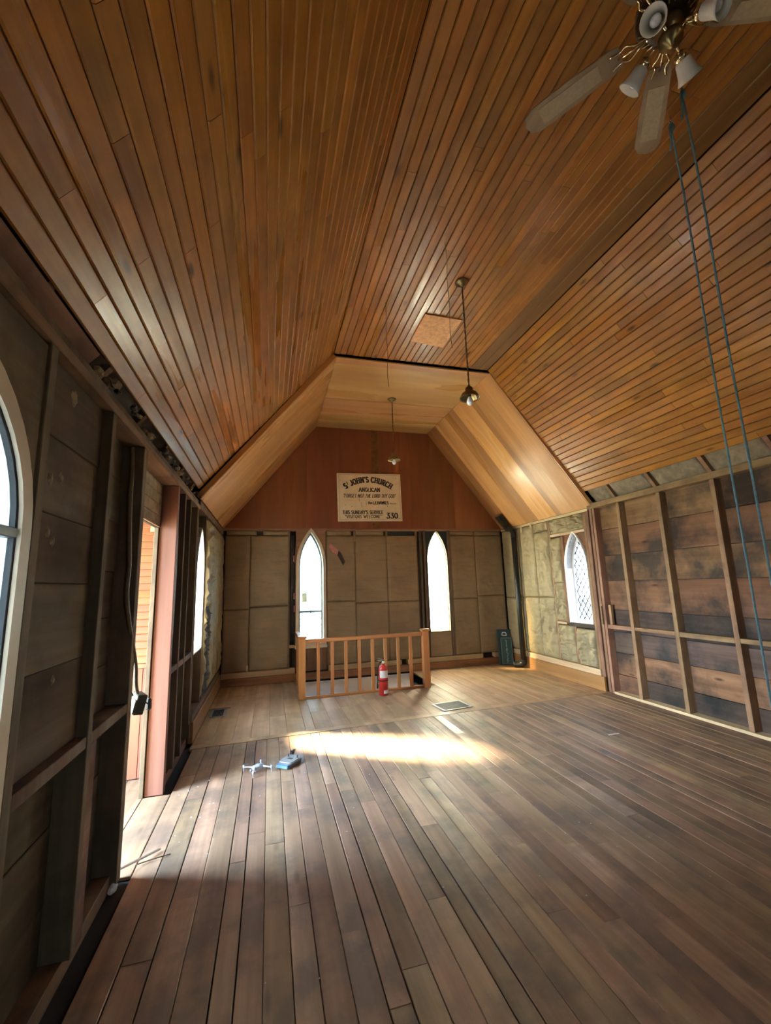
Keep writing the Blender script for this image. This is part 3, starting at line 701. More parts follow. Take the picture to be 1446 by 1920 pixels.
gy = [1.465, 2.025, 2.075, 2.635, 2.685, 3.235, 3.285, 3.88, 3.93, 4.49, 4.54, 4.93]
for i in range(0, len(gy), 2):
    wput('girt', on_right, gy[i]+0.001, gy[i+1]-0.001, 0.835+R.uniform(-.006, .006), 0.882, 0.002, 0.095, M['stud_y'], wr)
wput('top_plate', on_right, 0.9, YJ+0.06, 2.475, 2.545, -0.02, 0.11, M['stud_y'], wr)
wput('sole_plate', on_right, 0.9, YJ-0.06, 0.0, 0.03, -0.012, 0.10, M['pale'], wr)
# rafter feet and blanket over the plate
def on_rslope(u, t, d):       # u along y, t metres up the right slope from its lower edge, d into the roof
    return (REX - sr.x*t + NR[0]*d, u, REZ - sr.z*t + NR[1]*d)
def on_lslope(u, t, d): return (LEX - sl.x*t + NL[0]*d, u, LEZ - sl.z*t + NL[1]*d)
for yc in (4.58, 3.95, 3.28, 2.66, 2.05, 1.44):
    v = [on_rslope(yc+e*0.022, t, d) for e in (-1, 1) for t, d in ((0.1, 0.018), (-0.26, 0.012), (-0.26, 0.10), (0.1, 0.10))]
    put('rafter', v, [(0, 1, 2, 3), (7, 6, 5, 4), (0, 4, 5, 1), (1, 5, 6, 2), (2, 6, 7, 3), (3, 7, 4, 0)], M['stud_y'], wr)
for a, b in ((4.61, 4.93), (4.0, 4.53), (3.33, 3.90), (2.70, 3.24), (2.09, 2.62), (1.48, 2.0)):
    sd += 1; batt('insulation_batt', on_rslope, a, b, -0.24, 0.06, M['fluff'], wr, sd, bulge=-0.005, wr=0.016, d=0.03, nu=14, nzv=10, freq=9)
# chancel part of the right wall
spandrel(on_right, W3[0]-0.03, W3[1]+0.03, W3[3], 2.2, arch(*W3), 0.02, 0.12).put('arch_spandrel', M['sheath_r'], wr)
for (a, b, z0, z1) in ((5.955, 6.0, 0.27, 2.46), (5.685, 5.725, 0.85, 2.17), (5.125, 5.17, 0.27, 2.46), (5.66, 5.70, 0.85, 2.17)):
    wput('stud', on_right, a, b, z0, z1, -0.003, 0.09, M['stud'], wr)
wput('window_header', on_right, 5.17, 5.955, 2.175, 2.215, -0.004, 0.09, M['pale'], wr)
wput('window_block', on_right, 5.73, 5.95, 0.82, 0.855, -0.02, 0.06, M['pale'], wr)
wput('window_apron', on_right, 5.17, 5.70, 0.80, 0.872, 0.0, 0.09, M['darkpaper'], wr)
wput('top_plate', on_right, 5.06, YB, 2.455, 2.495, -0.006, 0.09, M['pale'], wr)
for (y, z) in ((6.74, 2.40), (6.02, 2.36), (6.45, 2.42)): wput('cleat', on_right, y-0.02, y+0.02, z-0.05, z+0.05, -0.02, 0.03, M['pale'], wr)
for (a, b, z0, z1, wv, fr) in ((6.83, YB-0.02, 0.275, 1.195, 0.006, 4), (6.83, YB-0.02, 1.2, 2.45, 0.006, 4), (6.40, 6.82, 0.275, 1.21, 0.008, 5), (6.40, 6.82, 1.215, 2.45, 0.008, 5), (6.0, 6.395, 0.275, 1.215, 0.018, 6), (6.0, 6.395, 1.22, 2.3, 0.012, 6), (6.0, 6.395, 2.305, 2.45, 0.01, 6),
                       (5.73, 5.95, 0.86, 1.45, 0.02, 8), (5.73, 5.95, 1.455, 2.15, 0.012, 6), (5.60, 5.95, 0.275, 0.80, 0.02, 7), (5.53, 5.95, 2.22, 2.45, 0.012, 7), (5.18, 5.525, 2.22, 2.45, 0.018, 8), (5.18, 5.545, 0.275, 0.78, 0.024, 7)):
    sd += 1; batt('insulation_batt', on_right, a, b, z0, z1, M['kraft_r'], wr, sd, bulge=0.018, wr=wv*1.25, freq=fr, nu=26)
wput('stud', on_right, 5.55, 5.595, 0.27, 0.80, 0.0, 0.09, M['stud'], wr)
wput('sole_plate', on_right, 5.13, YB-0.03, 0.187, 0.27, -0.02, 0.09, M['pale'], wr)
bbr = bx('baseboard_right', XR-0.035, XR+0.02, 5.06, YB-0.05, 0.0, 0.186, M['base']); bbr['kind'] = 'structure'; bbr['label'] = 'orange-brown baseboard below the pale sole plate of the right chancel wall'

# ------------------------------------------------------------------ left wall
wl = struct('wall_left', 'left side wall stripped to dark grimy studs and sheathing, with a doorway')
ZL = [-0.03, 0.27, 0.56, 0.86, 1.12, 1.37, 1.62, 1.9, 2.15, 2.45]
for i in range(len(ZL)-1):
    z0, z1 = ZL[i]+0.0008, ZL[i+1]-0.001
    segs = [(1.602, 2.79), (3.90, W4[0]-0.005)]
    if z1 < W5[2]: segs = [(0.3, 2.79), (3.90, W4[0]-0.005)]
    if z1 < W4[2]: segs[-1] = (3.90, 7.45)
    for a, b in segs:
        wput('sheathing_board', on_left, a, b, z0, z1, 0.115-R.uniform(0, 0.006), 0.14, M['sheath_l'], wl)
slab_with_holes(on_left, 'outer_sheathing', YF, YB+0.2, -0.1, 2.62, 0.142, 0.165, [(W4[0], W4[1], W4[2], 2.2), (W5[0]+0.045, W5[1]-0.045, W5[2]+0.04, 2.17), (2.87, 3.83, -0.1, 2.02)], M['darkpaper'], wl)
spandrel(on_left, W4[0]-0.02, W4[1]+0.02, W4[3], 2.2, arch(*W4), 0.02, 0.14).put('arch_spandrel', M['sheath_l'], wl)
spandrel(on_left, W5[0], W5[1]+0.02, W5[3], 2.36, arch(*inset(*W5, 0.045)), 0.008, 0.14).put('arch_spandrel', M['sheath_l'], wl)
for (a, b, z0) in ((1.63, 1.68, 0.06), (2.25, 2.30, 0.06), (4.15, 4.195, 0.06), (4.43, 4.47, 0.06), (4.83, 4.875, 0.2), (4.90, 4.94, 0.06), (5.49, 5.53, 0.26), (5.60, 5.64, 0.26), (6.02, 6.06, 0.26), (6.48, 6.52, 0.26), (6.92, 6.96, 0.26), (7.25, 7.30, 0.26)):
    wput('stud', on_left, a, b, z0, 2.378, 0.0, 0.114, M['stud_l'], wl)
zz = [0.897, 1.23, 1.545, 1.80, 2.09, 2.378]
for z0, z1 in zip(zz[:-1], zz[1:]):
    wput('backing_board', on_left, 1.682, 2.248, z0+0.001, z1-0.001, 0.045-R.uniform(0, 0.004), 0.065, M['sheath_l'], wl)
wput('door_stud', on_left, 2.80, 2.868, 0.0, 2.378, 0.0, 0.14, M['stud_l'], wl)
wput('door_post', on_left, 3.832, 3.895, 0.0, 2.378, 0.0, 0.13, M['post'], wl, label='orange-brown jamb post')
wput('door_casing', on_left, 3.815, 3.83, 0.0, 2.02, 0.132, 0.165, M['stud_l'], wl)
gy = [(1.682, 2.248), (2.302, 2.798), (3.897, 4.148), (4.197, 4.428), (4.472, 4.828)]
for a, b in gy: wput('girt', on_left, a, b, 0.845, 0.895, 0.003, 0.11, M['stud_l'], wl)
wput('stud', on_left, 2.30, 2.37, 0.06, 0.845, 0.002, 0.10, M['plate_l'], wl)
for (y, z0, z1, d0) in ((2.44, 0.95, 2.2, 0.085), (2.56, 1.0, 2.36, 0.09), (4.02, 0.95, 2.3, 0.08), (4.10, 0.95, 2.37, 0.09), (4.28, 0.9, 2.3, 0.09)):
    wput('lath', on_left, y-0.012, y+0.012, z0, z1, d0, d0+0.02, M['plate_l'], wl)
for (z0, z1) in ((2.12, 2.34), (1.62, 1.80), (1.42, 1.52), (1.24, 1.30), (1.02, 1.10)):
    wput('gap_shade_plate', on_left, 2.40, 2.53, z0, z1, 0.106, 0.113, M['void_shade'], wl)  # black plates stand in for the shade in notches of the bay
wput('top_plate', on_left, 0.3, YJ+0.0, 2.380, 2.425, -0.004, 0.13, M['plate_l'], wl)
wput('top_plate', on_left, 0.3, YJ-0.05, 2.427, 2.475, 0.012, 0.13, M['stud_l'], wl)
wput('top_plate', on_left, YJ+0.02, YB, 2.40, 2.49, 0.0, 0.12, M['plate_l'], wl)
wput('sole_plate', on_left, 0.3, 2.80, -0.02, 0.055, 0.03, 0.135, M['plate_l'], wl)
wput('sole_plate', on_left, 3.90, 4.93, -0.02, 0.055, 0.03, 0.135, M['plate_l'], wl)
for i in range(4):
    wput('header_board', on_left, 2.87, 3.83, 2.022+i*0.09, 2.022+i*0.09+0.087, 0.122+R.uniform(0, 0.004), 0.14, M['header'], wl)
for yc in (1.65, 2.27, 2.9, 3.5, 4.15, 4.75, 1.05):
    v = [on_lslope(yc+e*0.022, t, d) for e in (-1, 1) for t, d in ((0.1, 0.018), (-0.2, 0.012), (-0.2, 0.10), (0.1, 0.10))]
    put('rafter', v, [(0, 1, 2, 3), (7, 6, 5, 4), (0, 4, 5, 1), (1, 5, 6, 2), (2, 6, 7, 3), (3, 7, 4, 0)], M['plate_l'], wl)
v = [on_lslope(y, t, d) for y in (0.3, 2.12) for t, d in ((-0.008, 0.012), (-0.135, 0.012), (-0.135, 0.03), (-0.008, 0.03))]
put('eave_board', v, [(0, 1, 2, 3), (7, 6, 5, 4), (0, 4, 5, 1), (1, 5, 6, 2), (2, 6, 7, 3), (3, 7, 4, 0)], M['plate_l'], wl)
for a, b in ((2.15, 2.86), (2.93, 3.46), (3.53, 4.11), (4.19, 4.71), (4.78, 4.95)):
    sd += 1; batt('torn_insulation', on_lslope, a, b, -0.20, 0.04, M['darkpaper'], wl, sd, bulge=-0.01, wr=0.03, d=0.05, nu=16, nzv=8, freq=11)
# torn bits in the eave gap
k = 0
for y in [2.1+0.055*i for i in range(52)]:
    if R.random() < 0.3: continue
    k += 1; r_ = R.uniform(0.012, 0.032)
    v, f = lathe([(0.0, -1), (0.7, -0.6), (1.0, 0.1), (0.5, 0.8), (0, 1)], n=7)
    c = (XL-0.005+R.uniform(-0.03, 0.02), y+R.uniform(-0.04, 0.04), 2.50+R.uniform(-0.02, 0.03))
    v = [(c[0]+q[0]*r_*R.uniform(0.6, 1.2), c[1]+q[1]*r_*1.6*R.uniform(0.6, 1.2), c[2]+q[2]*r_*R.uniform(0.6, 1.0)) for q in v]
    put('insulation_tuft', v, f, M['fluff'] if R.random() < 0.7 else M['darkpaper'], wl)
for (a, b, z0, z1, m, s_) in ((5.535, 5.60, 0.3, 2.35, 'kraft_l', 0.02), (5.645, 6.015, 0.28, 1.3, 'darkpaper', 0.03), (5.645, 6.015, 1.3, 2.38, 'kraft_l', 0.03), (6.065, 6.475, 0.27, 2.38, 'kraft_l', 0.015), (6.525, 6.915, 0.27, 2.38, 'kraft_l', 0.012), (6.965, 7.245, 0.27, 2.38, 'kraft', 0.012), (7.305, 7.44, 0.27, 2.38, 'kraft', 0.01)):
    sd += 1; batt('insulation_batt', on_left, a, b, z0, z1, M[m], wl, sd, bulge=0.0 if m == 'darkpaper' else 0.02, wr=s_, freq=7, nu=10)
wput('sole_plate', on_left, 4.93, YB-0.03, 0.2, 0.26, -0.014, 0.11, M['plate_l'], wl)
bbl = bx('baseboard_left', XL-0.02, XL+0.03, 4.93, YB-0.05, 0.0, 0.199, M['base']); bbl['kind'] = 'structure'; bbl['label'] = 'brown baseboard along the left chancel wall'

for (y, z, r_, m) in ((1.81, 1.93, 0.035, 'fluff'), (1.89, 1.95, 0.035, 'fluff'), (1.83, 1.73, 0.03, 'fluff'), (1.87, 1.70, 0.03, 'fluff'), (1.93, 2.30, 0.07, 'fluff'), (1.98, 1.18, 0.03, 'fluff')):
    v, f = lathe([(0.0, 0), (0.8, 0.05), (1.0, 0.25), (0.5, 0.7), (0, 0.8)], n=11, axis=Matrix.Rotation(math.pi/2, 3, 'Y'))
    v = [(XL-0.046+q[0]*0.010, y+q[1]*r_*0.6*R.uniform(0.6, 1.2), z+q[2]*r_*0.75*R.uniform(0.6, 1.2)) for q in v]
    put('plaster_scrap', v, f, M[m], wl)
# ------------------------------------------------------------------ vestibule seen through the doorway
ve = struct('wall_vestibule', 'orange boarded vestibule beyond the doorway')
VX0, VY0, VY1 = -2.40, 2.3, 4.22
for i in range(28):
    z0 = 0.905+i*0.0612
    S2 = [(0.0, z0+0.001), (0.020, z0+0.001), (0.022, z0+0.006), (0.004, z0+0.0605), (0.0, z0+0.0605)]
    v, f = extrude_poly(S2, lambda d, z: (VX0, VY1-d, z), lambda d, z: (-0.905, VY1-d, z)); put('siding_board', v, f, M['siding'], ve)
xx = VX0
while xx < -0.93:
    x1 = min(xx+0.098, -0.905); bx('wainscot_board', xx+0.001, x1-0.001, VY1-0.012, VY1, 0.0, 0.865, M['wains'], ve); xx = x1
bx('pale_block', -1.03, -0.91, VY1-0.05, VY1-0.022, 2.03, 2.08, M['pale_x'], ve)
bx('chair_rail', VX0, -0.905, VY1-0.028, VY1, 0.866, 0.902, M['wains'], ve)
bx('end_wall', VX0-0.1, -0.89, VY1, VY1+0.08, -0.1, 2.75, M['darkpaper'], ve)
bx('near_wall', VX0-0.1, -0.92, VY0-0.08, VY0, -0.1, 2.75, M['sheath_l'], ve)  # dark boards instead of orange siding, to cut bounced sunlight
slab_with_holes(lambda u, z, d: (VX0-d, u, z), 'outer_wall', VY0-0.08, VY1+0.08, -0.1, 2.75, 0.0, 0.08, [(2.52, 3.54, -0.1, 2.40)], M['siding'], ve)
bx('vestibule_ceiling', VX0-0.1, -0.89, VY0-0.08, VY1+0.08, 2.62, 2.7, M['siding'], ve)
portal((VX0-0.1, 3.03, 1.20), ROT_LEFT, 1.02, 2.40)
fv = struct('floor_vestibule', 'wide floor boards of the vestibule')
xx = -0.697
for wd in (0.19, 0.2, 0.21, 0.2, 0.21, 0.2, 0.2, 0.2, 0.1):
    x1 = xx-wd
    for (y0, y1) in (((2.872, 3.828) if xx > -0.86 else (VY0, VY1-0.02)),):
        bx('plank', x1+0.002, xx-0.002, y0, y1, -0.022, R.uniform(-0.002, 0.0), M['floor'], fv)
    xx = x1
# ------------------------------------------------------------------ front wall, behind the camera
wf = struct('wall_front', 'entrance wall behind the viewpoint')
def on_front(u, z, d): return (u, YF-d, z)
slab_with_holes(on_front, 'entrance_boarding', XL-0.3, XR+0.3, -0.1, 4.7, 0.0, 0.1, [(1.5, 2.3, 0.6, 2.2)], M['sheath_l'], wf)
bx('added_light_pane', 1.5, 2.3, YF-0.06, YF-0.05, 0.6, 2.2, M['glass_front'], wf, b=0)  # unseen window added to bring light in from behind
portal((1.9, YF-0.15, 1.4), ROT_FRONT, 0.8, 1.6)


# ------------------------------------------------------------------ stair railing
RY = 6.245
rl = empty('stair_railing', (1.36, RY, 0)); tag(rl, 'orange-brown wooden stair railing with square balusters around the stairwell', 'railing')
def L(x): return x-1.36
def cap(cx, cy, s, z, name='newel_cap'):
    pass
def newel(cx, cy, s=0.095, h=0.80):
    o = put('newel_post', *box(L(cx)-s/2, L(cx)+s/2, cy-RY-s/2, cy-RY+s/2, 0, h, 0.004), M['rail'], rl)
    put('newel_cap', *box(L(cx)-s/2-0.014, L(cx)+s/2+0.014, cy-RY-s/2-0.014, cy-RY+s/2+0.014, h, h+0.03, 0.006), M['rail_x'], o)
newel(0.447, RY); newel(2.262, RY)
put('top_rail', *box(L(0.49), L(2.215), -0.03, 0.03, 0.735, 0.785, 0.006), M['rail_x'], rl)
put('bottom_rail', *box(L(0.49), L(2.215), -0.025, 0.025, 0.0, 0.03, 0.004), M['rail_x'], rl)
for x in (0.672, 0.868, 1.062, 1.256, 1.450, 1.643, 1.836, 2.028):
    put('baluster', *box(L(x)-0.0225, L(x)+0.0225, -0.018, 0.018, 0.03, 0.735, 0.003), M['rail'], rl)
put('top_rail', *box(L(0.417), L(0.477), 0.046, 7.40-RY, 0.735, 0.785, 0.006), M['rail'], rl)
put('bottom_rail', *box(L(0.425), L(0.470), 0.046, 7.40-RY, 0.0, 0.03, 0.004), M['rail'], rl)
for y in (6.44, 6.64, 6.84, 7.04, 7.24):
    put('baluster', *box(L(0.447)-0.018, L(0.447)+0.018, y-RY-0.0225, y-RY+0.0225, 0.03, 0.735, 0.003), M['rail'], rl)
# ------------------------------------------------------------------ fire extinguisher
fe = empty('fire_extinguisher', (1.545, 6.03, 0)); tag(fe, 'red fire extinguisher standing on the floor in front of the railing', 'fire extinguisher')
put('cylinder_body', *lathe([(0.052, 0), (0.064, 0.006), (0.064, 0.335), (0.060, 0.362), (0.045, 0.388), (0.024, 0.402), (0.022, 0.412)], n=24), M['red'], fe, smooth=True)
put('valve', *lathe([(0.024, 0.408), (0.026, 0.425), (0.018, 0.43), (0.018, 0.452), (0.012, 0.46)], n=14), M['brass'], fe, smooth=True)
put('carry_handle', *MB().add(*beam((0.02, 0.0, 0.447), (-0.075, 0, 0.462), (0, 1, 0), 0, 0.024, 0.007)).v and beam((0.02, 0.0, 0.447), (-0.075, 0, 0.462), (0, 1, 0), 0, 0.024, 0.007), M['steel'], fe)
put('squeeze_lever', *beam((0.03, 0.0, 0.458), (-0.07, 0, 0.492), (0, 1, 0), 0, 0.022, 0.006), M['steel'], fe)
put('pressure_gauge', *lathe([(0.0, 0.0), (0.016, 0.0), (0.016, 0.012), (0, 0.012)], c=(0.0, -0.03, 0.44), n=12, axis=Matrix.Rotation(math.pi/2, 3, 'X')), M['label'], fe)
h = put('hose', *tube(catmull([(-0.015, 0, 0.44), (-0.05, -0.005, 0.425), (-0.075, -0.01, 0.37), (-0.082, -0.012, 0.28), (-0.082, -0.012, 0.20), (-0.086, -0.012, 0.16)]), 0.008, 8), M['black'], fe, smooth=True)
put('nozzle', *lathe([(0.009, 0.0), (0.013, 0.02), (0.010, 0.06), (0.008, 0.075)], c=(-0.087, -0.012, 0.095), n=10), M['black'], h, smooth=True)
def band(r, z0, z1, a0, a1, n=14):
    v = []; f = []
    for i in range(n+1):
        a = a0+(a1-a0)*i/n
        for rr, z in ((r, z0), (r, z1), (r-0.002, z1), (r-0.002, z0)): v.append((rr*math.cos(a), rr*math.sin(a), z))
    for i in range(n):
        for q in range(4): f.append((i*4+q, i*4+(q+1) % 4, (i+1)*4+(q+1) % 4, (i+1)*4+q))
    f += [(0, 1, 2, 3), (n*4+3, n*4+2, n*4+1, n*4)]
    return v, f
put('instruction_label', *band(0.0655, 0.235, 0.33, -2.6, -0.5), M['label'], fe)
put('inspection_label', *band(0.0655, 0.03, 0.075, -1.75, -0.4), M['label'], fe)
put('strap', *band(0.067, 0.192, 0.206, -3.14, 3.14, 24), M['black'], fe)
# ------------------------------------------------------------------ registers
def register(loc, rot, w, d, label, n=12):
    o = empty('floor_register', loc, (0, 0, rot)); tag(o, label, 'floor register', 'floor registers')
    b = 0.022; mb = MB(); mb.box(-w/2, w/2, -d/2, -d/2+b, 0.001, 0.008, .002); mb.box(-w/2, w/2, d/2-b, d/2, 0.001, 0.008, .002); mb.box(-w/2, -w/2+b, -d/2+b, d/2-b, 0.001, 0.008, .002); mb.box(w/2-b, w/2, -d/2+b, d/2-b, 0.001, 0.008, .002)
    mb.put('rim', M['grille_f'], o)
    put('duct_shade', *box(-w/2+b, w/2-b, -d/2+b, d/2-b, 0.0008, 0.0016, 0), M['void_shade'], o)  # black sheet stands in for the darkness below the louvres
    for i in range(n):
        x = -w/2+b+(w-2*b)*(i+0.5)/n
        put('louvre', *box(x-0.004, x+0.004, -d/2+b, d/2-b, 0.0018, 0.006, 0.001), M['grille'], o)
    for j in (0.33, 0.66):
        y = -d/2+d*j; put('cross_bar', *box(-w/2+b, w/2-b, y-0.003, y+0.003, 0.0018, 0.0065, 0.001), M['grille'], o)
register((2.197, 5.195, 0.002), 0.12, 0.40, 0.325, 'large metal floor register with a pale rim near the stair railing', 18)
register((-0.588, 5.95, 0.002), 0.02, 0.17, 0.34, 'small dark floor register close to the left baseboard', 8)
st = bx('wood_strip', -0.715, -0.46, 6.15, 6.20, 0.002, 0.02, M['pale_x']); tag(st, 'short pale wood strip lying behind the small floor register', 'wood strip')
# ------------------------------------------------------------------ drone and controller
dr = empty('drone', (-0.07, 4.02, 0.0), (0, 0, math.radians(28))); dr.scale = (0.66, 0.66, 0.66); tag(dr, 'small pale grey folding camera drone on the floorboards', 'drone')
bd = []
for x, wd, z0, z1 in ((-0.085, 0.018, 0.045, 0.062), (-0.06, 0.034, 0.034, 0.078), (0.0, 0.040, 0.03, 0.085), (0.055, 0.032, 0.034, 0.078), (0.08, 0.018, 0.042, 0.066)):
    bd.append([(x, -wd, z0+0.008), (x, -wd*0.7, z0), (x, wd*0.7, z0), (x, wd, z0+0.008), (x, wd, z1-0.012), (x, wd*0.65, z1), (x, -wd*0.65, z1), (x, -wd, z1-0.012)])
v = [p for r_ in bd for p in r_]; f = [tuple(range(8))[::-1], tuple(range(32, 40))] + [(i*8+k, i*8+(k+1) % 8, (i+1)*8+(k+1) % 8, (i+1)*8+k) for i in range(4) for k in range(8)]
put('fuselage', v, f, M['drone'], dr, smooth=False)
put('camera_gimbal', *lathe([(0, -0.02), (0.016, -0.012), (0.018, 0.004), (0.010, 0.018), (0, 0.02)], c=(-0.098, 0, 0.04), n=12), M['drone_d'], dr, smooth=True)
for sx, sy, ex, ey in ((-0.06, -0.03, -0.13, -0.13), (-0.06, 0.03, -0.13, 0.13), (0.05, -0.03, 0.11, -0.14), (0.05, 0.03, 0.11, 0.14)):
    a = put('arm', *tube([(sx, sy, 0.06), ((sx+ex)/2, (sy+ey)/2, 0.058), (ex, ey, 0.055)], [0.011, 0.008, 0.008], 8), M['drone'], dr, smooth=True)
    put('motor', *lathe([(0.013, 0.045), (0.014, 0.052), (0.014, 0.075), (0.006, 0.080)], c=(ex, ey, 0), n=12), M['drone'], a, smooth=True)
    put('landing_foot', *tube([(ex, ey, 0.05), (ex, ey, 0.0)], [0.007, 0.005], 8), M['drone'], a)
    an = R.uniform(0, 3.1); p = Vector((math.cos(an), math.sin(an), 0))*0.055
    put('propeller', *beam((ex-p.x, ey-p.y, 0.082), (ex+p.x, ey+p.y, 0.083), (-p.y, p.x, 0), 0, 0.014, 0.003), M['drone_d'], a)
rc = empty('drone_controller', (0.195, 4.09, 0.0), (0, 0, math.radians(-38))); tag(rc, 'grey drone remote controller with a phone clip lying beside the drone', 'remote controller')
ol = []
for i in range(28):
    a = 2*math.pi*i/28; c_, s_ = math.cos(a), math.sin(a)
    ol.append((0.075*abs(c_)**0.45*(1 if c_ > 0 else -1), 0.095*abs(s_)**0.45*(1 if s_ > 0 else -1)))
v, f = extrude_poly(ol, lambda x, y: (x*0.94, y*0.94, 0.0), lambda x, y: (x, y, 0.036)); put('controller_body', v, f, M['drone_d'], rc)
put('face_plate', *extrude_poly([(x*0.9, y*0.9) for x, y in ol], lambda x, y: (x, y, 0.036), lambda x, y: (x*0.97, y*0.97, 0.042)), M['greyp'], rc)
put('display', *box(-0.022, 0.022, -0.012, 0.012, 0.041, 0.044, 0.002), M['black'], rc)
for s_ in (-1, 1): put('joystick', *lathe([(0.012, 0.041), (0.004, 0.045), (0.004, 0.055), (0.009, 0.06), (0, 0.061)], c=(s_*0.045, 0.04, 0), n=10), M['black'], rc)
put('phone_holder', *box(-0.06, 0.06, -0.128, -0.088, 0.006, 0.03, 0.006), M['screen'], rc)
for s_ in (-1, 1): put('antenna', *beam((-0.05, 0.085+0.012*s_, 0.03), (-0.075, 0.15+0.02*s_, 0.05), (1, 0, 0), 0, 0.022, 0.008), M['black'], rc)
# ------------------------------------------------------------------ leaning board in the corner
cb = empty('leaning_board', (4.19, 7.27, 0.0), (math.radians(-9), math.radians(3), math.radians(-6))); tag(cb, 'dark green painted board leaning in the far right corner', 'board')
put('back_board', *box(-0.13, 0.13, 0.0, 0.03, 0.0, 0.62, 0.004), M['green'], cb)
fp = put('framed_panel', *box(-0.085, 0.125, -0.022, -0.002, 0.01, 0.47, 0.004), M['green2'], cb)
mb = MB()
for a in ((-0.085, -0.077, 0.01, 0.47), (0.117, 0.125, 0.01, 0.47), (-0.077, 0.117, 0.01, 0.018), (-0.077, 0.117, 0.462, 0.47)): mb.box(a[0], a[1], -0.027, -0.0215, a[2], a[3])
mb.put('panel_edging', M['grille_f'], fp)
# a letter D turned on its side, then a line of faint script running down the panel
mb = MB()
dp = [(-0.028, 0.535), (-0.028, 0.56)] + [(-0.028+0.04-0.04*math.cos(a), 0.535+0.03+0.028*math.sin(a)) for a in ()] 
cxx, czz = 0.0, 0.545
stem = [(-0.042, 0.512), (0.042, 0.512)]
bow = [(-0.042, 0.512), (-0.042, 0.535), (-0.03, 0.565), (0.03, 0.565), (0.042, 0.535), (0.042, 0.512)]
for P_ in (stem, bow):
    for p, q in zip(P_[:-1], P_[1:]): mb.add(*beam((p[0], -0.002, p[1]), (q[0], -0.002, q[1]), (0, 1, 0), 0, 0.004, 0.018))
mb.put('letter', M['chalk'], cb)
mb = MB(); zc = 0.435
for k in range(11):
    n_ = R.choice((3, 4)); pts = [(0.02+R.uniform(-0.022, 0.026), zc-0.033*j/n_) for j in range(n_+1)]
    for p, q in zip(pts[:-1], pts[1:]): mb.add(*beam((p[0], -0.0235, p[1]), (q[0], -0.0235, q[1]), (0, 1, 0), 0, 0.002, 0.0045))
    zc -= 0.037
mb.put('script_line', M['chalk'], fp)
# ------------------------------------------------------------------ black pipe
pp = empty('drain_pipe', (4.30, 6.88, 0.0)); tag(pp, 'black vertical drain pipe in the right chancel corner with an offset at the top', 'pipe')
put('pipe_run', *tube([(0, 0, 0.10), (0, 0.0, 1.15), (0.0, 0.0, 2.30)], 0.047, 16), M['blackpipe'], pp, smooth=True)
put('coupling', *lathe([(0.047, -0.06), (0.055, -0.055), (0.055, 0.055), (0.047, 0.06)], c=(0, 0, 1.2), n=16), M['blackpipe'], pp)
put('offset_elbow', *tube(catmull([(0, 0, 2.28), (0, 0.01, 2.38), (0.0, 0.08, 2.44), (-0.01, 0.16, 2.46), (-0.015, 0.2, 2.49), (-0.03, 0.21, 2.545)]), 0.05, 14), M['blackpipe'], pp, smooth=True)
put('roof_boot', *beam((-0.02, 0.21, 2.53), (-0.165, 0.21, 2.715), (0, 1, 0), 0, 0.12, 0.08), M['blackpipe'], pp)
put('foot_elbow', *tube(catmull([(0, 0, 0.14), (-0.005, 0.01, 0.08), (-0.05, 0.06, 0.055), (-0.12, 0.12, 0.052)]), 0.05, 14), M['blackpipe'], pp, smooth=True)
# ------------------------------------------------------------------ pendants
def pendant(x, y, zt, zb, label, sc=1.0):
    o = empty('pendant_lamp', (x, y, zt)); tag(o, label, 'pendant lamp', 'brass pendant lamps'); D = zb-zt
    put('canopy', *lathe([(0.062*sc, 0.0), (0.066*sc, -0.006), (0.058*sc, -0.022), (0.03*sc, -0.036), (0.016, -0.046), (0.014, -0.06), (0, -0.062)], n=24), M['brass'], o, smooth=True)
    n = 60; z0 = -0.055; z1 = D+0.135
    for ph in (0, math.pi):
        P = [(0.0045*math.cos(ph+i*0.9), 0.0045*math.sin(ph+i*0.9), z0+(z1-z0)*i/n) for i in range(n+1)]
        put('cord', *tube(P, 0.0045, 6), M['cord'], o, smooth=True)
    s = put('shade', *lathe([(0.016, 0.16), (0.02, 0.15), (0.034, 0.142), (0.038, 0.11), (0.05, 0.102), (0.072, 0.085), (0.086, 0.055), (0.098, 0.04), (0.096, 0.036), (0.083, 0.05), (0.068, 0.08), (0.046, 0.096), (0.034, 0.10), (0.0, 0.10)], c=(0, 0, D), n=28), M['brass'], o, smooth=True)
    put('lamp_socket', *lathe([(0.016, 0.10), (0.018, 0.07), (0.015, 0.05)], c=(0, 0, D), n=12), M['brass_dark'], o)
    put('bulb', *lathe([(0.013, 0.06), (0.016, 0.045), (0.027, 0.022), (0.030, 0.0), (0.024, -0.02), (0.012, -0.029), (0, -0.031)], c=(0, 0, D), n=18), M['bulb'], o, smooth=True)
pendant(1.783, 3.40, CZ, 3.155, 'brass pendant lamp on a long twisted cord below the nave ceiling')
pendant(1.818, 6.04, KZ, 3.34, 'small pendant lamp with a bare bulb in front of the gable above the church sign')
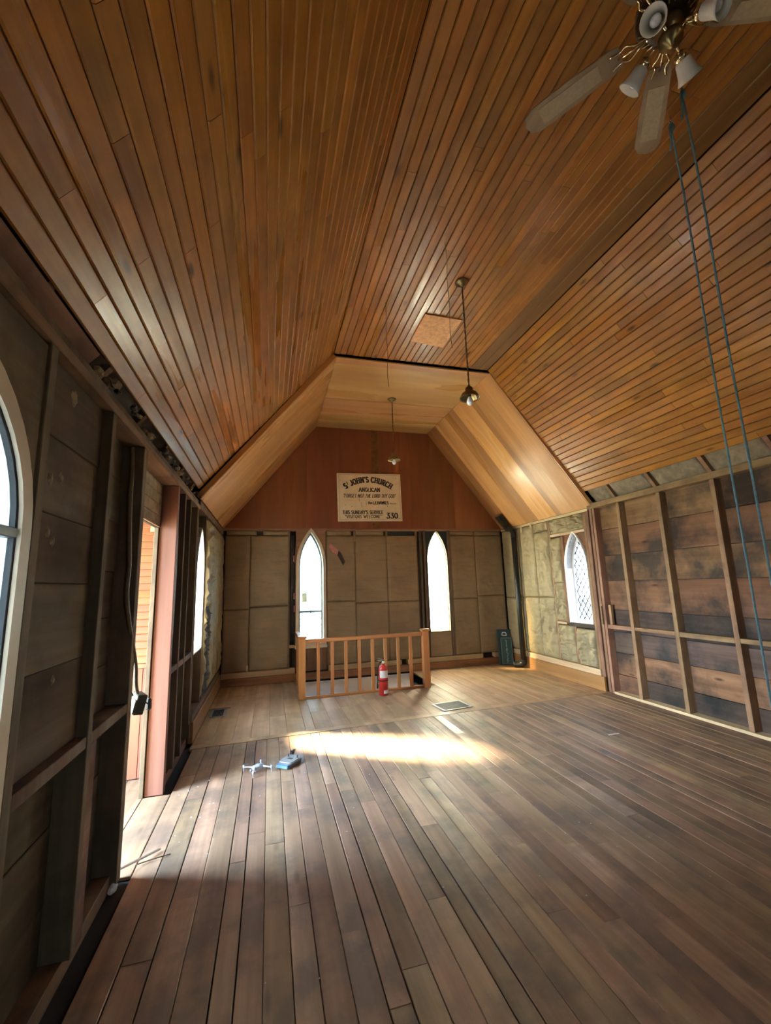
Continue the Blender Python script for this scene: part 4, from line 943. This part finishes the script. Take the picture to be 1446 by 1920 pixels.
# ------------------------------------------------------------------ ceiling fan
FX, FY, FZ = 1.79, 1.18, 4.10
fan = empty('ceiling_fan', (FX, FY, FZ)); tag(fan, 'brass ceiling fan with wooden blades and four frosted tulip shades', 'ceiling fan')
put('canopy', *lathe([(0.075, CZ-FZ), (0.078, CZ-FZ-0.01), (0.06, CZ-FZ-0.05), (0.02, CZ-FZ-0.075)], n=24), M['brass_dark'], fan, smooth=True)
put('down_rod', *tube([(0, 0, 0.1), (0, 0, CZ-FZ-0.06)], 0.012, 10), M['brass_bright'], fan)
put('motor_housing', *lathe([(0.03, 0.13), (0.07, 0.12), (0.125, 0.095), (0.13, 0.04), (0.115, 0.01), (0.09, -0.012), (0.075, -0.02), (0.0, -0.02)], n=30), M['brass_dark'], fan, smooth=True)
for i in range(24):
    a = 2*math.pi*i/24
    if i == 0: rb = MB()
    rb.add(*beam((0.118*math.cos(a), 0.118*math.sin(a), 0.0), (0.086*math.cos(a), 0.086*math.sin(a), -0.017), (-math.sin(a), math.cos(a), 0), 0, 0.006, 0.005))
rb.put('housing_rib', M['brass_bright'], fan, kind='stuff')
for k in range(5):
    a = math.radians(51+72*k); ca, sa = math.cos(a), math.sin(a)
    def T(r_, t, z): return (r_*ca - t*sa, r_*sa + t*ca, z)
    tilt = 0.16
    outl = [(0.20, -0.045), (0.24, -0.056), (0.45, -0.066), (0.64, -0.066), (0.685, -0.045), (0.70, 0.0), (0.685, 0.045), (0.64, 0.066), (0.45, 0.066), (0.24, 0.056), (0.20, 0.045)]
    bl = put('fan_blade', *extrude_poly(outl, lambda r_, t: T(r_, t, -0.002+t*tilt), lambda r_, t: T(r_, t, 0.005+t*tilt)), M['blade'], fan)
    put('cane_inlay', *extrude_poly([(0.30, -0.038), (0.61, -0.044), (0.61, 0.044), (0.30, 0.038)], lambda r_, t: T(r_, t, -0.0045+t*tilt), lambda r_, t: T(r_, t, -0.001+t*tilt)), M['cane'], bl)
    mb = MB()
    for t0, t1 in ((-0.01, -0.032), (0.01, 0.032)):
        mb.add(*tube(catmull([T(0.085, t0*0.6, -0.012), T(0.13, t0*1.6, -0.02), T(0.17, t1*1.1, -0.012+t1*tilt), T(0.20, t1*0.7, -0.008+t1*tilt), T(0.245, t1, -0.006+t1*tilt)], 4), 0.0055, 6))
    mb.add(*tube([T(0.08, 0, -0.012), T(0.15, 0, -0.016), T(0.215, 0, -0.006)], 0.006, 6))
    mb.put('blade_iron', M['brass_bright'], fan, smooth=True)
lk = put('light_kit', *lathe([(0.05, -0.02), (0.062, -0.03), (0.06, -0.055), (0.035, -0.07), (0.03, -0.085), (0.052, -0.095), (0.05, -0.12), (0.02, -0.135), (0.012, -0.15), (0, -0.152)], n=22), M['brass'], fan, smooth=True)
for k in range(4):
    a = math.radians(20+90*k); ca, sa = math.cos(a), math.sin(a)
    e = Vector((0.105*ca, 0.105*sa, -0.10)); ax = Vector((ca*0.78, sa*0.78, -0.62)).normalized()
    arm = put('lamp_arm', *tube(catmull([(0.04*ca, 0.04*sa, -0.10), (0.07*ca, 0.07*sa, -0.082), e], 5), 0.008, 8), M['brass_bright'], fan, smooth=True)
    rot = ax.to_track_quat('Z', 'Y').to_matrix()
    put('lamp_cup', *lathe([(0.012, -0.01), (0.027, 0.0), (0.031, 0.012), (0.031, 0.03)], c=tuple(e), n=16, axis=rot), M['brass_bright'], fan, smooth=True)
    n_ = 24; pr = [(0.026, 0.02), (0.034, 0.04), (0.038, 0.065), (0.043, 0.095), (0.055, 0.12), (0.052, 0.12), (0.040, 0.093), (0.034, 0.065), (0.030, 0.04), (0.022, 0.022)]
    put('tulip_shade', *lathe(pr, c=tuple(e), n=n_, axis=rot), M['frost'], fan, smooth=True)
    put('bulb', *lathe([(0.01, 0.03), (0.02, 0.06), (0.024, 0.085), (0.014, 0.105), (0, 0.108)], c=tuple(e), n=12, axis=rot), M['bulb'], fan, smooth=True)
# ------------------------------------------------------------------ blue ropes from the ceiling
def rope(x, y, zb, label):
    P = [(x+0.006*math.sin(z*0.35), y+0.004*math.cos(z*0.3), CZ-0.04-(CZ-0.04-zb)*z/40) for z in range(41)]
    o = put('rope', *tube(P, 0.0055, 7), M['rope'], org=(x, y, zb), smooth=True); tag(o, label, 'rope', 'blue ropes')
    put('ceiling_hook', *tube(catmull([(x, y, CZ), (x, y, CZ-0.03), (x+0.014, y, CZ-0.045), (x, y, CZ-0.06), (x-0.014, y, CZ-0.047)], 4), 0.003, 6), M['steel'], o)
    put('knot', *lathe([(0, -0.035), (0.014, -0.02), (0.018, 0.0), (0.012, 0.022), (0, 0.03)], c=(x, y, CZ-0.085), n=8), M['rope'], o, smooth=True)
    put('loose_end', *tube(catmull([(x, y, CZ-0.08), (x-0.03, y-0.01, CZ-0.12), (x-0.026, y, CZ-0.2), (x-0.03, y+0.01, CZ-0.26)], 4), 0.0065, 6), M['rope'], o, smooth=True)
rope(2.342, 1.531, 0.0, 'blue rope hanging from the hook nearer the ceiling fan')
rope(2.445, 1.697, 0.0, 'blue rope hanging from the hook farther from the ceiling fan')
for (x, y, ln, lb) in ((1.433, 2.985, 1.0, 'dark thread hanging from the ceiling near the strand-board hatch'), (1.129, 3.858, 0.95, 'dark thread hanging from the ceiling boards left of the strand-board hatch')):
    P = [(x+0.006*math.sin(i*0.8), y+0.006*math.cos(i*0.6), CZ-ln*i/16) for i in range(17)]
    tag(put('thread', *tube(P, 0.0022, 5), M['cord'], org=(x, y, CZ)), lb, 'thread')
# ------------------------------------------------------------------ junction box on its cable
jb = empty('junction_box', (-0.742, 2.955, 0.86)); tag(jb, 'old metal junction box dangling in the doorway from an armoured cable', 'junction box')
rz = Matrix.Rotation(math.radians(12), 3, 'Y') @ Matrix.Rotation(math.radians(-55), 3, 'Z')
def rot_box(*a):
    v, f = box(*a); return [tuple(rz @ Vector(q)) for q in v], f
put('box_body', *rot_box(-0.05, 0.05, -0.028, 0.028, -0.055, 0.055, 0.004), M['boxmetal'], jb)
put('box_cover', *rot_box(-0.047, 0.047, -0.034, -0.027, -0.05, 0.028, 0.002), M['cable'], jb)
put('switch_stub', *tube([(0.03, 0.05, -0.01), (0.035, 0.09, -0.03)], 0.004, 6), M['black'], jb)
put('wire_nut', *lathe([(0.008, -0.04), (0.018, -0.03), (0.016, 0.02), (0.006, 0.03)], c=(0.036, 0.105, -0.03), n=8), M['black'], jb)
cbz = [(-0.805, 2.76, 2.36), (-0.79, 2.735, 2.2), (-0.785, 2.715, 2.05), (-0.78, 2.725, 1.85), (-0.775, 2.745, 1.65), (-0.775, 2.735, 1.50), (-0.765, 2.77, 1.35), (-0.755, 2.83, 1.22), (-0.745, 2.885, 1.08), (-0.742, 2.90, 0.98), (-0.742, 2.945, 0.915)]
put('armoured_cable', *tube([tuple(Vector(q)-Vector((-0.742, 2.955, 0.86))) for q in catmull(cbz, 6)], 0.0105, 8), M['cable'], jb, smooth=True)
put('cable_stub', *tube(catmull([(-0.02, -0.03, 0.05), (-0.03, -0.075, 0.09), (-0.035, -0.12, 0.10)], 4), 0.007, 6), M['black'], jb, smooth=True)
put('wire_tail', *tube(catmull([(-0.02, -0.03, 0.0), (-0.03, -0.07, -0.01), (-0.02, -0.1, 0.01)], 4), 0.002, 5), M['black'], jb)
cab = put('wall_cable', *tube(catmull([(-0.80, 4.05, 2.34), (-0.79, 4.06, 1.9), (-0.785, 4.04, 1.5), (-0.79, 4.05, 1.2), (-0.795, 4.04, 0.92)], 6), 0.012, 8), M['cable'], smooth=True)
tag(cab, 'tan cable running down the wall bay right of the doorway post', 'cable')
# ------------------------------------------------------------------ loose bits
def lump(name, c, s, mat, label, cat, n=9):
    v, f = lathe([(0.0, -0.0), (0.75, 0.06), (1.0, 0.4), (0.7, 0.8), (0.25, 0.98), (0, 1.0)], n=n)
    v = [(c[0]+q[0]*s[0]*R.uniform(0.75, 1.15), c[1]+q[1]*s[1]*R.uniform(0.75, 1.15), c[2]+q[2]*s[2]) for q in v]
    return tag(put(name, v, f, mat), label, cat)
lump('foam_lump', (-0.765, 2.80, -0.022), (0.025, 0.045, 0.04), M['foam'], 'whitish foam scrap in the dark gap by the near door stud', 'scrap')
sp = put('splintered_lath', *beam((-0.79, 2.82, 0.05), (-0.60, 3.06, 0.012), (0, 0, 1), 0, 0.008, 0.012), M['steel']); tag(sp, 'thin splintered strip sticking out of the floor gap at the doorway', 'strip')
tw = put('twig', *tube(catmull([(-0.70, 2.95, 0.006), (-0.62, 2.97, 0.01), (-0.53, 3.0, 0.006)], 4), 0.003, 5), M['cord']); tag(tw, 'thin dark twig on the floor inside the doorway', 'twig')
pb = MB()
for i in range(90):
    x, y = R.uniform(-0.6, 2.6), R.uniform(1.7, 4.6)
    s = R.uniform(0.002, 0.0065)
    pb.add([(x-s, y-s*0.6, 0.0012), (x+s, y-s, 0.0012), (x+s*0.7, y+s, 0.0012), (x, y, s*0.9)], [(0, 1, 3), (1, 2, 3), (2, 0, 3), (0, 2, 1)])
for i in range(25):
    x, y = R.uniform(-0.69, -0.3), R.uniform(2.9, 4.6); s = R.uniform(0.002, 0.008)
    pb.add([(x-s, y-s*0.6, 0.0012), (x+s, y-s, 0.0012), (x+s*0.7, y+s, 0.0012), (x, y, s*0.9)], [(0, 1, 3), (1, 2, 3), (2, 0, 3), (0, 2, 1)])
db = pb.put('debris', M['crumb'], kind='stuff'); tag(db, 'pale plaster crumbs and chips scattered over the floorboards', 'debris', kind='stuff')
ps = bx('paper_strip', 3.19, 3.31, 3.72, 3.735, 0.001, 0.004, M['label']); tag(ps, 'thin white strip lying on the dark floor toward the right wall', 'strip')
# lantern outside window 1
ln = empty('hanging_lantern', (0.60, 7.85, 1.32)); tag(ln, 'small amber lantern hanging outside the left end-wall window', 'lantern')
put('lantern_body', *box(-0.045, 0.045, -0.045, 0.045, -0.08, 0.08, 0.008), M['pebble'], ln)
put('lantern_cap', *lathe([(0.062, 0.08), (0.03, 0.115), (0.006, 0.13)], n=4), M['sash'], ln)
put('hanger', *tube([(0, 0, 0.12), (0, 0, 0.45)], 0.005, 6), M['sash'], ln)
brk = put('bracket', *tube([(0, 0, 0.45), (0, -0.27, 0.45)], 0.008, 6), M['sash'], ln)

# ------------------------------------------------------------------ church sign
GL = {}
def arc(cx, cy, rx, ry, a0, a1, n=8): return [(cx+rx*math.cos(math.radians(a0+(a1-a0)*i/n)), cy+ry*math.sin(math.radians(a0+(a1-a0)*i/n))) for i in range(n+1)]
GL['A'] = (.8, [[(0, 0), (.4, 1), (.8, 0)], [(.17, .35), (.63, .35)]])
GL['B'] = (.62, [[(.08, 0), (.08, 1), (.35, 1)] + arc(.35, .77, .22, .23, 90, -90) + [(.08, .54)], [(.35, .54)] + arc(.35, .27, .26, .27, 90, -90) + [(.08, 0)]])
GL['C'] = (.7, [arc(.38, .5, .33, .5, 40, 320, 14)])
GL['D'] = (.72, [[(.08, 0), (.08, 1), (.3, 1)] + arc(.3, .5, .36, .5, 90, -90, 10) + [(.08, 0)]])
GL['E'] = (.6, [[(.55, 1), (.08, 1), (.08, 0), (.55, 0)], [(.08, .52), (.42, .52)]])
GL['F'] = (.58, [[(.55, 1), (.08, 1), (.08, 0)], [(.08, .52), (.42, .52)]])
GL['G'] = (.74, [arc(.38, .5, .33, .5, 45, 350, 14) + [(.70, .45), (.45, .45)]])
GL['H'] = (.72, [[(.08, 0), (.08, 1)], [(.64, 0), (.64, 1)], [(.08, .52), (.64, .52)]])
GL['I'] = (.2, [[(.1, 0), (.1, 1)]])
GL['J'] = (.5, [[(.42, 1), (.42, .25)] + arc(.24, .22, .18, .22, 0, -170, 6)])
GL['K'] = (.68, [[(.08, 0), (.08, 1)], [(.62, 1), (.10, .42)], [(.25, .6), (.65, 0)]])
GL['L'] = (.56, [[(.08, 1), (.08, 0), (.53, 0)]])
GL['M'] = (.86, [[(.08, 0), (.08, 1), (.43, .2), (.78, 1), (.78, 0)]])
GL['N'] = (.74, [[(.08, 0), (.08, 1), (.66, 0), (.66, 1)]])
GL['O'] = (.76, [arc(.38, .5, .33, .5, 0, 360, 16)])
GL['R'] = (.66, [[(.08, 0), (.08, 1), (.35, 1)] + arc(.35, .75, .23, .25, 90, -90) + [(.08, .5)], [(.32, .5), (.62, 0)]])
GL['S'] = (.6, [arc(.3, .75, .23, .25, 30, 270, 9) + arc(.3, .25, .25, .25, 90, -150, 9)[1:]])
GL['T'] = (.62, [[(.02, 1), (.6, 1)], [(.31, 1), (.31, 0)]])
GL['U'] = (.72, [[(.08, 1), (.08, .3)] + arc(.36, .3, .28, .3, 180, 360, 8) + [(.64, 1)]])
GL['V'] = (.74, [[(.02, 1), (.37, 0), (.72, 1)]])
GL['W'] = (1.0, [[(.02, 1), (.26, 0), (.5, .8), (.74, 0), (.98, 1)]])
GL['Y'] = (.7, [[(.02, 1), (.35, .48), (.68, 1)], [(.35, .48), (.35, 0)]])
GL['3'] = (.62, [[(.08, 1), (.56, 1), (.26, .60)] + arc(.30, .29, .27, .30, 80, -150, 10)])
GL['0'] = (.66, [arc(.33, .5, .27, .5, 0, 360, 16)])
GL['e'] = (.5, [[(.06, .3), (.44, .3)] + arc(.25, .3, .2, .3, 0, 310, 10)])
GL['v'] = (.48, [[(.02, .6), (.24, 0), (.46, .6)]])
GL['c'] = (.45, [arc(.26, .3, .2, .3, 45, 315, 8)])
GL['t'] = (.34, [[(.15, .9), (.15, 0), (.3, 0)], [(.02, .6), (.3, .6)]])
GL['o'] = (.5, [arc(.25, .3, .2, .3, 0, 360, 10)])
GL['r'] = (.38, [[(.08, 0), (.08, .6)], [(.08, .4), (.2, .58), (.34, .56)]])
GL['p'] = (.5, [[(.08, -.3), (.08, .6)], arc(.25, .3, .18, .3, 0, 360, 8)])
GL['m'] = (.7, [[(.08, 0), (.08, .6)], [(.08, .5), (.2, .6), (.33, .5), (.33, 0)], [(.33, .5), (.46, .6), (.6, .5), (.6, 0)]])
GL['.'] = (.2, [[(.06, 0), (.14, 0), (.14, .1), (.06, .1), (.06, 0)]])
GL['-'] = (.4, [[(.05, .4), (.35, .4)]])
GL["'"] = (.16, [[(.1, 1), (.05, .78)]])
GL['"'] = (.26, [[(.08, 1), (.05, .8)], [(.2, 1), (.17, .8)]])
GL[' '] = (.34, [])
def stroke(mb, p, q, th, fn):
    d = Vector((q[0]-p[0], q[1]-p[1])); 
    if d.length < 1e-6: return
    d.normalize(); n = Vector((-d.y, d.x))*th/2; e = d*th*0.22
    P2 = [(p[0]-e.x+n.x, p[1]-e.y+n.y), (q[0]+e.x+n.x, q[1]+e.y+n.y), (q[0]+e.x-n.x, q[1]+e.y-n.y), (p[0]-e.x-n.x, p[1]-e.y-n.y)]
    a = [fn(x, y, 0) for x, y in P2]; b = [fn(x, y, 1) for x, y in P2]
    mb.add(a+b, [(0, 1, 2, 3), (7, 6, 5, 4), (0, 4, 5, 1), (1, 5, 6, 2), (2, 6, 7, 3), (3, 7, 4, 0)])
def glyph(mb, ch, h, wscale, th, place, serif=True, slant=0.0):
    w_, strokes = GL[ch]
    for P in strokes:
        Q = [((x*wscale + y*slant)*h, y*h) for x, y in P]
        for p, q in zip(Q[:-1], Q[1:]):
            vert = abs(q[1]-p[1]) > abs(q[0]-p[0])*0.8
            stroke(mb, p, q, th*(1.0 if vert else 0.62), place)
        if serif:
            for e, i in ((Q[0], P[0]), (Q[-1], P[-1])):
                if i[1] in (0, 1) and len(P) < 6 and ch not in 'EFLTZ3': stroke(mb, (e[0]-th*0.75, e[1]), (e[0]+th*0.75, e[1]), th*0.4, place)
    return w_*wscale*h
def text_w(t, h, ws, sp): return sum(GL[c][0]*ws*h + sp*h for c in t) - sp*h
SX0, SX1, SZ0, SZ1 = 1.148, 2.346, 2.640, 3.527
SW, SH = SX1-SX0, SZ1-SZ0
sg = empty('church_sign', ((SX0+SX1)/2, YB-0.031, (SZ0+SZ1)/2), (0, -0.014, 0)); tag(sg, 'cream painted church notice board with black hand lettering on the gable', 'sign')
put('sign_board', *box(-SW/2, SW/2, -0.022, 0.0, -SH/2, SH/2, 0.003), M['sign'], sg)
for a in ((-SW/2+0.03, -SW/2+0.042, -SH/2+0.02, SH/2-0.02), (SW/2-0.034, SW/2-0.022, -SH/2+0.02, SH/2-0.02)): put('moulding', *box(a[0], a[1], -0.027, -0.022, a[2], a[3], 0.002), M['cream'], sg)
for z in (-SH/2+0.02, SH/2-0.032): put('moulding', *box(-SW/2+0.042, SW/2-0.034, -0.027, -0.022, z, z+0.012, 0.002), M['cream'], sg)
YT = -0.0222
def U(px): return (px-118)/1195*SW - SW/2
def V(py): return SH/2 - (py-88)/905*SH
def pl_line(x0, z0):
    return lambda x, y, k: (x0+x, YT-0.0012*k, z0+y)
def put_line(t, px0, px1, py_c, hpx, th, ws=None, serif=True, slant=0.0, mat='ink', sp=0.16):
    h = hpx/905*SH; W_ = U(px1)-U(px0); mb = MB()
    ws = (W_ - sp*h*(len(t)-1))/sum(GL[c][0]*h for c in t)
    x = U(px0); z0 = V(py_c)-h/2
    for c in t + ' ':
        if c == ' ' and mb.v: mb.put('lettering', M[mat], sg); mb = MB()
        x += glyph(mb, c, h, ws, th, pl_line(x, z0), serif, slant) + sp*h
# arched title
mb = MB(); ccx, ccz = U(700), V(1020); 
cur = -34.2; hbig = 100/905*SH; Rr = (1020-255)/905*SH
title = [('S', 1.0), ('T', .5), (' ', .2), ('J', 1.0), ('O', 1.0), ('H', 1.0), ('N', 1.0), ("'", 1.0), ('S', 1.0), (' ', .7), ('C', 1.0), ('H', 1.0), ('U', 1.0), ('R', 1.0), ('C', 1.0), ('H', 1.0)]
tot = sum(GL[c][0]*s_*0.86+0.16 for c, s_ in title)*hbig; span = 2*34.2; k_ = math.radians(span)*Rr/tot
for c, s_ in title + [(' ', 1.0)]:
    if c == ' ' and mb.v: mb.put('lettering', M['ink'], sg); mb = MB()
    wv = GL[c][0]*s_*0.86*hbig*k_; am = math.radians(cur) + (wv/2)/Rr
    ca, sa = math.cos(am), math.sin(am); lift = hbig*0.5 if c == 'T' else 0
    def pl(x, y, k, ca=ca, sa=sa, wv=wv, lift=lift):
        xx = x-wv/2; rr = Rr+y+lift
        return (ccx + rr*sa + xx*ca, YT-0.0012*k, ccz + rr*ca - xx*sa)
    glyph(mb, c, hbig*(0.5 if c == 'T' else 1.0), 0.86*k_*(s_ if c != 'T' else 1.0), 0.0265 if c != 'T' else 0.014, pl)
    cur += math.degrees((wv + 0.16*hbig*k_)/Rr)
put_line('ANGLICAN', 515, 905, 398, 72, 0.0165)
put_line('"FORGET NOT THE LORD THY GOD"', 225, 1195, 515, 66, 0.0115, serif=False, slant=0.22, mat='ink2', sp=0.12)
put_line('Rev', 680, 750, 645, 50, 0.0105, serif=False, slant=0.1)
put_line('L.E.HAWKES', 768, 1058, 645, 52, 0.0135, sp=0.12)
put_line('-Rector', 1066, 1212, 657, 26, 0.0065, serif=False, mat='ink2')
put_line("THIS SUNDAY'S SERVICE", 205, 950, 825, 62, 0.0135, sp=0.13)
put_line('"VISITORS WELCOME"', 250, 915, 905, 56, 0.012, sp=0.13, mat='ink2')
put_line('330', 1010, 1228, 890, 98, 0.023, sp=0.14)
put_line('p.m', 1240, 1285, 932, 22, 0.0045, serif=False)
for px, py in ((170, 118), (176, 222), (1222, 170), (1215, 285), (378, 715), (262, 690)):
    put('nail_hole', *lathe([(0.0, 0), (0.007, 0.0), (0.006, 0.002), (0, 0.002)], c=(U(px), YT-0.001, V(py)), n=8, axis=Matrix.Rotation(math.pi/2, 3, 'X')), M['ink2'], sg)
mb = MB()
for (x, y, l_) in ((510, 560, 60), (550, 640, 90), (640, 620, 70), (570, 770, 60), (455, 920, 40), (1030, 680, 40), (690, 195, 60)):
    mb.add(*beam((U(x), YT-0.0006, V(y)), (U(x+6), YT-0.0006, V(y+l_)), (0, 1, 0), 0, 0.0012, 0.005))
mb.put('paint_drip', M['ink2'], sg, kind='stuff')
